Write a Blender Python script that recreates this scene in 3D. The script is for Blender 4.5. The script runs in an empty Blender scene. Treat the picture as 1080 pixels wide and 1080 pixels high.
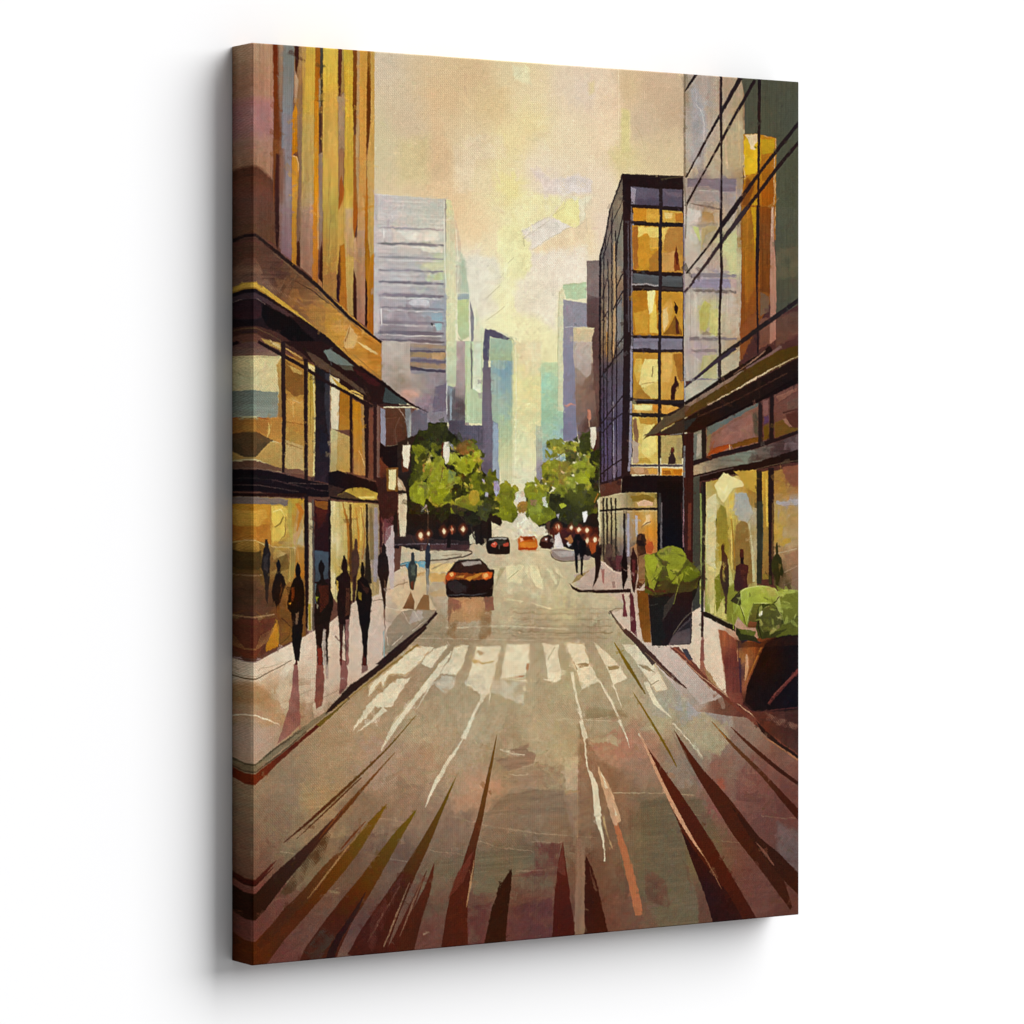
import bpy, math
import numpy as np

# ---------------------------------------------------------------- the canvas as a field of paint
# One unit of the canvas plane is UNIT metres; the picture area is CW x CH units.
CW, CH, THICK = 724.8, 973.6, 46.0
UNIT = 0.8 / CH
S = 1.6                                   # paint cells per unit
NX, NY = int(CW * S), int(CH * S)
rng = np.random.default_rng(7)

def lin(h):
    c = np.array([int(h[i:i + 2], 16) / 255 for i in (0, 2, 4)], dtype=np.float32)
    return np.where(c <= 0.04045, c / 12.92, ((c + 0.055) / 1.055) ** 2.4).astype(np.float32)

def srgb(h):
    return np.array([int(h[i:i + 2], 16) / 255 for i in (0, 2, 4)], dtype=np.float32)

def vnoise(cx, cy, seed):
    """smooth noise, cells of cx by cy units, values -1..1"""
    r = np.random.default_rng(seed)
    gw, gh = int(CW / cx) + 4, int(CH / cy) + 4
    g = r.uniform(-1, 1, (gh, gw)).astype(np.float32)
    xs = np.arange(NX) / S / cx; ys = np.arange(NY) / S / cy
    xi = xs.astype(int); yi = ys.astype(int)
    fx = (xs - xi); fy = (ys - yi)
    fx = (fx * fx * (3 - 2 * fx)).astype(np.float32)[None, :]; fy = (fy * fy * (3 - 2 * fy)).astype(np.float32)[:, None]
    a = g[np.ix_(yi, xi)]; b = g[np.ix_(yi, xi + 1)]; c = g[np.ix_(yi + 1, xi)]; d = g[np.ix_(yi + 1, xi + 1)]
    return (a * (1 - fx) + b * fx) * (1 - fy) + (c * (1 - fx) + d * fx) * fy

W1x, W1y = vnoise(9, 9, 1), vnoise(9, 9, 2)
W2x, W2y = vnoise(3, 3, 3), vnoise(3, 3, 4)
WX, WY = W1x * .45 + W2x * .4, W1y * .45 + W2y * .4
VH = vnoise(26, 2.2, 5) * .6 + vnoise(60, 5, 6) * .4      # bristle marks, horizontal
VV = vnoise(2.2, 26, 7) * .6 + vnoise(5, 60, 8) * .4      # bristle marks, vertical
VB = vnoise(14, 14, 9) * .5 + vnoise(5, 5, 10) * .5
FINE = np.random.default_rng(11).uniform(-1, 1, (NY, NX)).astype(np.float32)
BIG = vnoise(45, 45, 12)
_gx = (np.arange(NX) / S)[None, :]; _gy = (np.arange(NY) / S)[:, None]
DOTS = (np.sin(_gx * 2 * np.pi / 2.9 + _gy * .5) * np.sin(_gy * 2 * np.pi / 2.6)).astype(np.float32)
DRY = DOTS * .45 + FINE * .25 + vnoise(7, 7, 13) * .55     # what the dry brush leaves bare

COL = np.zeros((NY, NX, 3), np.float32)   # colours as seen (sRGB); turned linear at the end
HGT = np.zeros((NY, NX), np.float32)       # how thick the paint lies
FADE = [None]                             # (y0, y1) in the photo: strokes come in softly between the two
_hr = np.random.default_rng(99)
IDS = np.zeros((NY, NX), np.int32)

PARTS = []                                # (name, parent index or None, label)
CUR = 0
def K(name, parent=None, label=None):
    global CUR
    if isinstance(name, int): CUR = name; return name
    PARTS.append((name, parent, label)); CUR = len(PARTS) - 1
    return CUR

TX = [0, 0, 1]
TILES = dict(A1=(240, 40), A2=(380, 50), A3=(540, 60), A4=(680, 70), B1=(240, 200), B2=(380, 200), B3=(540, 200), B4=(680, 220),
             C1=(240, 360), C2=(380, 360), C3=(540, 360), C4=(680, 370), D1=(240, 520), D2=(380, 520), D3=(540, 520), D4=(680, 530),
             E1=(240, 660), E2=(400, 660), E3=(540, 660), E4=(660, 660), F1=(240, 820), F2=(400, 820), F3=(540, 820), F4=(660, 820))
def T(t=None):
    """which sketch sheet the next numbers are written on"""
    if t is None: TX[:] = [0, 0, 1]
    elif t == 'G': TX[:] = [240, 422, 1.7705]
    else: TX[:] = [*TILES[t], 5.4 if t[0] in 'EF' else 6.0]

def conv(p):
    """numbers on a sketch sheet -> the canvas plane"""
    x = TX[0] + p[:, 0] / TX[2]; y = TX[1] + p[:, 1] / TX[2]
    u = (x - 540 + 273.4) / (609.1 - .1086 * (x - 540))
    v = ((y - 468) * (1 + .1086 * u) + 423.1) / CH
    return np.stack([u * CW, v * CH], 1)

def pts(s):
    if isinstance(s, str):
        s = [tuple(float(q) for q in w.split(',')) for w in s.split()]
    return np.array(s, float)

def spline(p, closed=True, n=5):
    m = len(p); out = []
    rngi = range(m) if closed else range(m - 1)
    for i in rngi:
        if closed: a, b, c, d = p[i - 1], p[i], p[(i + 1) % m], p[(i + 2) % m]
        else: a, b, c, d = p[max(i - 1, 0)], p[i], p[i + 1], p[min(i + 2, m - 1)]
        for k in range(n):
            t = k / n
            out.append(.5 * ((2 * b) + (c - a) * t + (2 * a - 5 * b + 4 * c - d) * t * t + (3 * b - a - 3 * c + d) * t ** 3))
    if not closed: out.append(p[-1])
    return np.array(out)

def region(q, wob, soft):
    pad = 3 + wob * 1.5 + soft
    x0 = max(int((q[:, 0].min() - pad) * S), 0); x1 = min(int((q[:, 0].max() + pad) * S) + 1, NX)
    y0 = max(int((q[:, 1].min() - pad) * S), 0); y1 = min(int((q[:, 1].max() + pad) * S) + 1, NY)
    if x1 <= x0 or y1 <= y0: return None
    X = ((np.arange(x0, x1) + .5) / S)[None, :] + wob * WX[y0:y1, x0:x1]
    Y = ((np.arange(y0, y1) + .5) / S)[:, None] + wob * WY[y0:y1, x0:x1]
    best = np.full(X.shape, 1e9); ins = np.zeros(X.shape, bool)
    n = len(q)
    for i in range(n):
        ax, ay = q[i]; bx, by = q[(i + 1) % n]
        ex, ey = bx - ax, by - ay; L = ex * ex + ey * ey
        if L < 1e-9: continue
        t = np.clip(((X - ax) * ex + (Y - ay) * ey) / L, 0, 1)
        dx = X - ax - t * ex; dy = Y - ay - t * ey
        np.minimum(best, dx * dx + dy * dy, out=best)
        if ay != by:
            c = ((ay > Y) != (by > Y)) & (X < (bx - ax) * (Y - ay) / (by - ay) + ax)
            ins ^= c
    sd = np.where(ins, -np.sqrt(best), np.sqrt(best))
    a = np.clip(.5 - sd / (2 * soft), 0, 1).astype(np.float32)
    return (slice(y0, y1), slice(x0, x1)), a, sd

BLU = 0
def lay(q, col, soft=.6, wob=.8, dry=0, a=1., v=.08, d='b', c2=None, g=None, keep=False, rim=None, field=None, fd=0):
    r = region(q, wob, soft)
    if r is None: return
    sl, al, sd = r
    if dry:
        al = al * np.clip((DRY[sl] - (dry * 2 - 1)) * 3 + .5, 0, 1)
    nz = {'h': VH, 'v': VV, 'b': VB}[d][sl]
    if field is not None:
        P, C = field
        X = ((np.arange(sl[1].start, sl[1].stop) + .5) / S)[None, :] + fd * BRX[sl]
        Y = ((np.arange(sl[0].start, sl[0].stop) + .5) / S)[:, None] + fd * BRY[sl]
        num = np.zeros(X.shape + (3,), np.float32); den = np.zeros(X.shape, np.float32)
        for (px, py), c in zip(P, C):
            w = 1 / (((X - px) ** 2 + (Y - py) ** 2 + 60) ** 1.6)
            num += w[..., None] * c; den += w
        c = num / den[..., None]
    elif c2 is not None:
        c1, cc = srgb(col), srgb(c2)
        gq = conv(pts(g)) if g is not None else np.array([[q[:, 0].mean(), q[:, 1].min()], [q[:, 0].mean(), q[:, 1].max()]])
        e = gq[1] - gq[0]
        X = ((np.arange(sl[1].start, sl[1].stop) + .5) / S)[None, :]; Y = ((np.arange(sl[0].start, sl[0].stop) + .5) / S)[:, None]
        t = np.clip(((X - gq[0][0]) * e[0] + (Y - gq[0][1]) * e[1]) / (e @ e) + .18 * VB[sl], 0, 1)[..., None].astype(np.float32)
        c = c1 * (1 - t) + cc * t
    else:
        c = np.broadcast_to(srgb(col), al.shape + (3,))
    c = c * (1 + v * nz[..., None]) + .25 * v * BIG[sl][..., None] * np.array([1, 0, -1], np.float32)
    if rim is not None:                                     # the bead of paint a knife leaves at its edge
        rc, rw = rim
        k = np.clip(1 - np.abs(sd + rw * .6) / rw, 0, 1)[..., None] * np.clip(VB[sl] * 2 + .4, 0, 1)[..., None]
        c = c * (1 - k) + srgb(rc) * k
    if FADE[0] is not None:
        xc = q[:, 0].mean() / CW
        fy = [((y - 468) * (1 + .1086 * xc) + 423.1) for y in FADE[0]]
        Yg = ((np.arange(sl[0].start, sl[0].stop) + .5) / S)[:, None]
        al = al * np.clip((Yg - fy[0]) / (fy[1] - fy[0]) + .25 * VV[sl], 0, 1)
    al = al * a
    hh = _hr.uniform(.2, 1) + .3 * nz + .12 * FINE[sl]
    HGT[sl] += (hh - HGT[sl]) * np.minimum(al, 1) * .9
    al = al[..., None]
    COL[sl] = COL[sl] * (1 - al) + np.clip(c, 0, 1) * al
    if not keep:
        m = al[..., 0] > .5
        IDS[sl][m] = CUR

def p(col, s, c=0, **k):
    q = pts(s)
    if c: q = spline(q)
    lay(conv(q), col, **k)

def l(col, s, w=8, w2=None, c=0, **k):
    """a stroke; w, w2: its width at both ends in sheet numbers (or a list for each point)"""
    q = pts(s); n = len(q)
    ws = np.array(w, float) if isinstance(w, (list, tuple)) else np.linspace(w, w if w2 is None else w2, n)
    if c and n > 2:
        q = spline(q, False, 4); ws = np.interp(np.linspace(0, 1, len(q)), np.linspace(0, 1, n), ws)
    tg = np.gradient(q, axis=0); tg /= np.linalg.norm(tg, axis=1)[:, None] + 1e-9
    nn = np.stack([-tg[:, 1], tg[:, 0]], 1) * ws[:, None] / 2
    k.setdefault('wob', .5)
    lay(conv(np.concatenate([q + nn, (q - nn)[::-1]])), col, **k)

def f(s, stops, fd=14, **k):
    """a patch whose paint runs between the colours given at points"""
    P = conv(np.array([t[:2] for t in stops], float)); C = [srgb(t[2]) for t in stops]
    lay(conv(pts(s)), None, field=(P, C), fd=fd, **k)

# overlapping dabs that drag the colour a little: (dx, dy) per paint cell
BRX = np.zeros((NY, NX), np.float32); BRY = np.zeros((NY, NX), np.float32)
def _dabs():
    r = np.random.default_rng(21)
    for n, sz in ((700, 46), (1600, 22), (2600, 11)):
        for _ in range(n):
            cx, cy = r.uniform(0, CW), r.uniform(0, CH)
            a = r.normal(0, .35) + (math.pi / 2 if r.random() < .45 else 0)
            hw, hh = sz * r.uniform(.4, 1), sz * r.uniform(.15, .4)
            R = math.hypot(hw, hh) + 1
            x0, x1 = max(int((cx - R) * S), 0), min(int((cx + R) * S), NX); y0, y1 = max(int((cy - R) * S), 0), min(int((cy + R) * S), NY)
            if x1 <= x0 or y1 <= y0: continue
            X = (np.arange(x0, x1) / S - cx)[None, :] + 1.5 * WX[y0:y1, x0:x1]; Y = (np.arange(y0, y1) / S - cy)[:, None] + 1.5 * WY[y0:y1, x0:x1]
            U = X * math.cos(a) + Y * math.sin(a); V = -X * math.sin(a) + Y * math.cos(a)
            m = np.clip(np.minimum(hw - np.abs(U), hh - np.abs(V)) / 1.2, 0, 1) * .75
            dx, dy = r.normal(0, 1, 2)
            BRX[y0:y1, x0:x1] += (dx - BRX[y0:y1, x0:x1]) * m; BRY[y0:y1, x0:x1] += (dy - BRY[y0:y1, x0:x1]) * m
_dabs()

def dabs(s, n, cols, size, seed, ang=0, spread=.5, asp=.4, **k):
    """n knife dabs strewn inside an outline"""
    q = pts(s); r = np.random.default_rng(seed)
    lo, hi = q.min(0), q.max(0); done = 0; tries = 0
    while done < n and tries < n * 30:
        tries += 1
        c = r.uniform(lo, hi); ins = False
        for i in range(len(q)):
            a, b = q[i], q[(i + 1) % len(q)]
            if (a[1] > c[1]) != (b[1] > c[1]) and c[0] < (b[0] - a[0]) * (c[1] - a[1]) / (b[1] - a[1]) + a[0]: ins = not ins
        if not ins: continue
        done += 1
        t = ang + r.normal(0, spread); L = size * r.uniform(.6, 1.3); Wd = L * asp * r.uniform(.7, 1.3)
        base = np.array([[-1, -.1], [-.5, -.9], [.4, -1], [1, -.2], [.6, .8], [-.4, 1]]) * np.array([L / 2, Wd / 2]) * r.uniform(.75, 1.2, (6, 2))
        R = np.array([[math.cos(t), math.sin(t)], [-math.sin(t), math.cos(t)]])
        lay(conv(base @ R + c), cols[r.integers(len(cols))], **k)

# ================================================================ THE PICTURE
# ---------------------------------------------------------------- sky
K('painted_sky')
f('260,30 850,60 850,600 260,600', [
 (395,65,'cdb9a0'),(400,150,'cbbd98'),(430,130,'cdb596'),(470,100,'d3b389'),(460,170,'d6b58b'),(500,80,'d2b288'),(520,110,'d8bc8c'),(545,75,'d9c49a'),
 (560,100,'e3cda4'),(600,90,'dec9b0'),(620,95,'ddc7b4'),(640,100,'e6c6a8'),(640,150,'ead0b0'),(660,90,'d0b28a'),(690,90,'c9a98a'),(680,130,'c9af92'),
 (715,120,'c0a385'),(700,165,'d3ba92'),(660,165,'d9c68e'),(600,140,'e6d0ae'),(560,130,'e6d09a'),(540,150,'e6d29c'),(500,160,'d9c19c'),(510,190,'e4cfa6'),
 (480,215,'e2c196'),(500,240,'e9cba0'),(540,200,'eadb98'),(565,180,'e6d3b8'),(580,200,'dccbc0'),(560,215,'efe5b4'),(600,190,'e6cfb0'),(630,190,'e6cfb4'),
 (640,240,'e6cdb8'),(610,250,'ebd0a6'),(600,260,'e9cfa8'),(550,240,'efe6b2'),(545,280,'f0e7ac'),(570,270,'e9d9c8'),(600,280,'eadfd2'),(630,300,'e6d6c4'),
 (520,260,'ebd7ae'),(500,280,'e7dcc8'),(500,310,'e9e2cc'),(530,300,'ebe5b8'),(540,330,'efe9b4'),(580,330,'ebe2bc'),(600,340,'ece4b0'),(575,400,'efe4a8'),
 (570,380,'ebe2a8'),(560,430,'e9e0a6'),(550,480,'e3dcae'),(555,520,'dfd6b0'),(560,550,'d6c8a4')], fd=4, v=.02, wob=0)
T('A3')
p('ece1ae','150,870 330,880 340,920 240,1010 90,1075 0,1060 0,900',dry=.35,wob=3,soft=3)
p('eee09c','255,1010 340,900 420,890 430,1040 380,1060',wob=1.5,soft=1)
p('ddcdc6','120,710 190,720 240,780 420,740 500,790 500,870 330,870 210,840',wob=3,soft=2,dry=.25)
p('e2d6b8','330,870 430,900 520,870 460,960 470,1010 430,1070 420,930',wob=2,soft=1)
p('d6c78a','690,330 745,340 745,600 690,620',wob=1.5,soft=2)
p('e8cdb0','530,110 660,90 665,420 560,430 520,300',wob=3,soft=6,a=.6)
p('d5c08a','485,170 520,150 520,230 485,240',wob=1,soft=2,a=.7)
l('eed9b4','672,80 676,240 672,520',3); l('ead6a4','745,380 745,520',3)
l('a89068','780,440 815,500 845,610',2.5,1,a=.7)
T('B3')
p('e4dad0','60,260 225,170 300,200 370,235 260,300 120,390 80,350',wob=2,soft=1)
p('e9cfab','120,385 380,240 470,210 475,330 330,380 170,410',wob=2.5,soft=2)
p('eee29c','245,170 330,100 420,60 425,220 400,245 330,215',wob=1.5,soft=1)
p('ebe3ac','0,120 60,250 110,400 100,500 40,570 0,560',wob=3,soft=2,dry=.1)
p('e5d9cc','120,400 470,350 470,590 320,600 290,660 280,900 180,830 20,790 0,760 30,580 100,520',wob=3,soft=4,a=.7)
p('e8e0b2','0,790 160,800 260,890 290,960 290,1080 0,1080',wob=3,soft=5,a=.8)
for s in ('340,60 330,110 250,170','225,175 100,240 60,270','380,235 250,300 130,380','240,190 80,310 75,350','120,390 110,480','465,40 462,200 400,245','470,180 475,280'):
    l('a79f88',s,2.2,1,a=.75,wob=1)
T('B2')
p('e6d1ae','600,640 700,560 760,560 900,620 900,720 600,1000',wob=3,soft=6,a=.0)
p('eee7ae','880,240 960,220 1010,260 1040,310 1080,330 1080,480 1030,560 940,480 870,380',wob=3,soft=2,a=.85)
p('e7ddc8','660,430 860,430 900,560 820,680 900,760 760,830 660,700',wob=3,soft=3,a=.8)
p('eee6b8','910,590 960,640 990,780 860,790 900,690 860,680',wob=2,soft=1.5)
for s in ('970,430 925,475','885,605 795,690','915,740 865,780 795,830','1040,360 1030,310 1080,270','915,520 885,560'):
    l('9c9270',s,2.5,1.2,a=.8)
T('A2')
p('ded6ae','960,110 1060,130 1080,240 980,200',wob=2,soft=2); l('b7a684','970,200 1040,145',2.5,a=.6)
p('e2cdb0','590,640 690,560 900,560 930,700 730,720 710,900 590,930',wob=3,soft=3,a=.55,dry=.3)
p('d9b48c','430,270 480,270 540,560 580,700 590,940 450,930',wob=3,soft=5,a=.45)
p('c9bc86','240,590 440,560 430,860 240,860',wob=4,soft=6,a=.5)

# ---------------------------------------------------------------- far towers on the left
T('B2')
K('painted_tower', label='pale grey painted tower with horizontal banded floors')
f('88,25 88,1300 600,1300 545,62', [(100,60,'d2c8c2'),(400,60,'cfcabc'),(500,100,'c6c4b6'),(500,200,'d4cfc0'),(160,200,'d4c9c2'),(300,290,'dacdbc'),(120,400,'cbbfb9'),
  (300,450,'b9b0ac'),(500,480,'c9cba4'),(300,540,'cbc3bf'),(150,620,'c4bab8'),(450,620,'b9b0ae'),(150,700,'b3a7a8'),(400,720,'b9b3b2'),(300,790,'a3949a'),(480,800,'a0a6ae'),(250,860,'8f8590'),(450,1000,'8a8088')],fd=10,v=.05,d='h')
for y,w,c in ((245,12,'a69c9c'),(345,17,'8f868a'),(430,12,'a59b9c'),(512,14,'9a9298'),(588,18,'857b86'),(668,20,'897b88'),(748,12,'8a7f8a'),(840,20,'8a7f8c'),(905,22,'776d80'),(955,16,'6f6676')):
    l(c,f'112,{y-4} 300,{y} 420,{y+6} 530,{y+10}',[w*.7,w,w,w*.6],dry=.12,wob=1.2,v=.1,d='h')
    l('ddd6cc',f'120,{y+14} 300,{y+20} 520,{y+25}',[5,8,4],dry=.35,wob=1.2)
p('e9dfcc','240,265 500,270 500,320 300,325',wob=2,soft=1.5,dry=.25)
p('ddd6c0','360,365 520,372 520,400 440,400',wob=2,soft=1)
p('d2cfa6','400,470 530,455 530,500 380,500',wob=2,soft=2,dry=.1)
p('c9cf9c','460,540 520,530 525,570 470,572',wob=1.5)
p('cfc9c8','300,710 340,690 440,700 440,735 330,735',wob=1.5); p('9ab0ba','450,780 520,780 520,840 450,830',wob=2); p('9cc0c4','470,850 515,850 515,890 480,895',wob=1.5)
p('221c24','445,845 460,850 458,865 450,860'); l('e9e4da','200,155 205,185',6,3); l('e6dfd6','150,250 152,305',8); l('e6dfd8','133,750 136,860',9,6); l('d8cdc8','118,700 120,880',5)
p('c8bdb8','88,30 112,40 120,900 88,900',wob=.5,soft=1.5)
l('8f8578','540,65 542,330',4); l('ede8d4','532,70 534,400 548,700 548,1080',5)
T('C2')
f('135,0 320,0 320,210 545,190 548,480 425,470 135,250', [(200,60,'c9bbae'),(280,150,'c4b5a6'),(240,210,'9a8878'),(180,200,'b5a598'),(400,230,'a8998c'),(500,200,'9a8c94'),(320,330,'c9a090'),(420,400,'948090'),(520,400,'857688'),(400,300,'a8988e')],fd=6,v=.05)
for y,c,w in ((30,'a99684',22),(62,'5f566e',10),(85,'a38868',30),(122,'6f6880',18),(150,'a58a72',34),(180,'5a4f68',14)):
    l(c,f'318,{y-3} 430,{y+2} 545,{y+6}',w,wob=1.5,d='h',v=.08)
l('4c4458','318,160 400,180 540,195',[12,16,5]); p('c4a078','455,75 535,75 530,110 460,110',wob=1.5)
p('d0a590','270,315 330,300 375,310 370,345 320,360 280,340',wob=2,soft=2,dry=.15)
p('7c6c80','475,285 545,265 548,460 455,455',wob=1)
l('b9aeb0','470,230 470,285',4,2); l('b4a8ac','470,285 560,262',4,2)
l('a99fae','425,472 550,468',6); p('56504f','430,500 550,485 560,510 430,515')
p('6d6678','320,420 430,440 440,520 425,640 320,690',wob=1); p('8f8490','425,450 555,440 560,512 425,522',wob=1)
K('painted_tower', label='slim pale yellow painted tower beside the banded one')
T('B2')
f('545,62 575,70 595,150 605,400 605,1400 545,1400',[(560,100,'dfdca6'),(575,200,'d9cba8'),(570,400,'dcd6b0'),(575,700,'e2dcb0'),(575,1000,'dbd9ac'),(575,1200,'c9cfa4')],fd=4,v=.04,d='v')
f('600,160 640,350 640,640 605,660',[(620,300,'dcc3a4'),(620,500,'dcd2b4')],fd=3)
p('c6cdac','640,400 665,450 690,650 630,655',wob=1.5,soft=2)
l('ece8c8','607,250 622,500 610,760 608,1100',4,4)
K('painted_tower', label='narrow green and pink painted tower with white edges')
p('aeb4ae','615,660 690,655 690,720 620,720',wob=1)
p('cdd696','615,700 688,690 685,930 640,955 615,900',wob=1,v=.06,c2='b9c69a'); l('7c8064','620,940 650,965 685,960',[3,7,3])
f('610,955 690,965 690,1500 610,1500',[(640,1000,'c2ac9c'),(640,1200,'b9a59c'),(640,1400,'a8948a')],fd=4,d='v')
l('ece8cc','692,650 694,1080',7); p('8f8890','697,700 720,800 722,1000 712,1080 700,1080',wob=1,dry=.1)
K('painted_tower', label='pale mint painted slab tower with a dark slit')
p('e9e5c2','722,720 760,830 785,900 790,1400 715,1400',wob=1,c2='cfd7b0',v=.04,d='v')
T('C2')
p('c9d6ac','665,0 775,0 770,520 662,515',wob=1,c2='c3d0a6',v=.06,d='v'); p('dfe3c4','720,0 765,0 762,330 712,300',wob=1)
p('6f6a70','700,40 712,60 708,300 702,300'); l('b8c48c','672,100 670,500',6,dry=.2); l('8f8678','700,0 702,100',5)
f('548,280 590,290 665,280 665,520 580,610 548,470',[(560,320,'a0a3ac'),(600,350,'52464e'),(640,330,'b3a299'),(640,430,'7f706e'),(610,460,'544a52'),(570,560,'8f9aa4')],fd=3)
l('9aa3ac','575,300 572,590',16,8); l('ddd8d6','548,60 548,460',6,4)
f('610,0 665,0 660,470 600,440',[(640,50,'bfa8a0'),(640,200,'b5a09a'),(630,330,'a5928e'),(630,430,'5d4c50')],fd=4)
f('550,0 610,0 605,270 550,270',[(580,20,'d3d8b0'),(580,200,'c9cfac')],fd=4)
K('painted_tower', label='mauve painted tower behind the mint slab')
f('775,170 835,160 880,520 880,900 560,900 560,500 660,500 665,530 770,530',[(800,250,'75697c'),(800,500,'7d7084'),(700,560,'645a6e'),(600,540,'544b5a'),(800,700,'7c7088'),(700,680,'5c5362'),(840,860,'8a84a0'),(820,830,'5c5470')],fd=5,d='v')
l('6a6678','800,0 795,180',26,30,dry=.2)
p('9aa8b8','838,500 870,510 885,760 878,900 838,860',wob=1,soft=1,dry=.1)
K('painted_tower', label='blue green painted glass tower with a dark purple edge')
f('820,0 960,-30 985,20 985,900 895,900 875,760 872,520 835,500',[(840,20,'b3be98'),(940,30,'b5bd94'),(860,100,'9fb3ac'),(910,160,'86a8b8'),(930,220,'7fa0b6'),(940,300,'8fabb0'),(860,250,'a6b6a8'),(880,400,'a9b9a6'),(930,430,'94aea4'),(940,500,'b9c795'),(900,600,'b5c096'),(940,700,'c9cc9c'),(930,850,'d2d0a8')],fd=8,v=.05,d='v')
T('B2')
p('5c5470','785,880 850,885 945,940 930,955 820,930 815,1080 775,1080 780,960',wob=1); p('a9bfa8','822,935 900,945 965,960 985,1080 818,1080',wob=1,v=.06,c2='a8b890'); l('d9d8ac','770,880 768,1000 776,1090',4); l('d6d8a0','960,950 975,1020 985,1090',8); l('b3b38c','985,940 1000,980',4,2)
p('e4e0c8','850,890 945,935 900,905'); l('d8cfae','930,925 1000,945 1000,1080',3)
T('C2'); l('ebe7c2','983,0 985,400 990,560 992,860',5)
K('painted_sky')
T('C3')
l('cfc9a0','35,0 40,560',4); f('5,0 190,0 190,540 150,540 150,900 0,900',[(30,100,'e2dca4'),(60,100,'ecd4ac'),(120,60,'ede4bc'),(100,300,'eadf9f'),(100,500,'e6dca4'),(60,700,'e4e0b0'),(60,850,'dfdcba')],fd=7,wob=2,soft=2,v=.04)
l('bdb58c','183,160 186,540',3); l('efe9c4','20,0 28,200 22,800',4,dry=.1)

# ---------------------------------------------------------------- far towers on the right
K('painted_tower', label='green blue painted tower fading into the haze')
f('185,135 285,130 325,180 330,700 240,900 190,850 185,560',[(220,160,'cdd9a8'),(300,170,'cdd4a6'),(210,240,'a9d0b4'),(300,250,'b0cca8'),(240,350,'accaa4'),(260,480,'a9c8a0'),(220,600,'b0caa4'),(290,600,'a9c4bc'),(220,700,'8fa9b0'),(210,800,'9aa0a8')],fd=7,v=.05)
f('150,530 190,540 195,860 155,900',[(170,560,'c4c8a4'),(170,700,'b5b8a0'),(175,800,'9a96a4'),(175,870,'86809a')],fd=3)
K('painted_tower', label='purple grey painted tower with a mint coloured top')
T('B3')
p('e0dcb4','300,650 330,600 335,1400 290,1400 290,800',wob=.8,v=.04,c2='d6d6b0'); l('b3ac86','300,640 292,800 290,1080',2.5)
p('bcd0a8','322,602 470,590 470,690 420,700 340,690',wob=1.5,v=.06); l('a8ac84','325,602 400,595 470,588',4)
T()
f('594,316 620,320 620,345 605,345 609,465 594,465',[(600,325,'9a94a0'),(610,335,'98929e'),(598,380,'8f8ca6'),(598,420,'8a86a2'),(602,455,'8580a0')],fd=5,v=.04)
T('B3'); l('c8c3c0','335,872 400,868',4)
K('painted_tower', label='dark brown painted tower at the edge of the glass block')
f('472,450 555,448 560,1700 500,1700 500,1000 475,860',[(500,480,'83706e'),(530,600,'7c6866'),(490,650,'826c6a'),(540,700,'664a4a'),(500,760,'5f4646'),(530,1000,'5c403e'),(530,1300,'6b4e48'),(540,1600,'4c302c')],fd=5,v=.05)
p('8a7674','472,455 550,455 550,690 500,670 475,660',wob=1,v=.06)
T('C3')
f('388,0 505,0 510,150 530,400 550,600 420,620 405,500 395,160',[(440,50,'c9baa6'),(440,120,'bfae9e'),(460,200,'a08c84'),(420,200,'9c867c'),(430,350,'92786a'),(470,350,'88695e'),(520,300,'6f5148'),(450,520,'866f6a'),(420,590,'7c6a6c'),(510,560,'5a3c34')],fd=6,v=.05)
T('B3')
p('dcc69a','390,875 520,872 520,890 500,960 510,1030 510,1100 390,1100',wob=1.2,v=.05,c2='c3ae98'); l('ece0b4','430,880 520,876',6,4)
T('C3')
p('b8aaa0','392,0 503,0 500,200 470,240 430,190 392,150',wob=2,v=.07,a=.8)
l('c98a78','330,400 345,410 370,395 400,402',[3,16,12,4]); p('a86a54','480,430 498,440 500,490 488,500 475,480'); l('b88a70','488,490 488,540',4)

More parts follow.
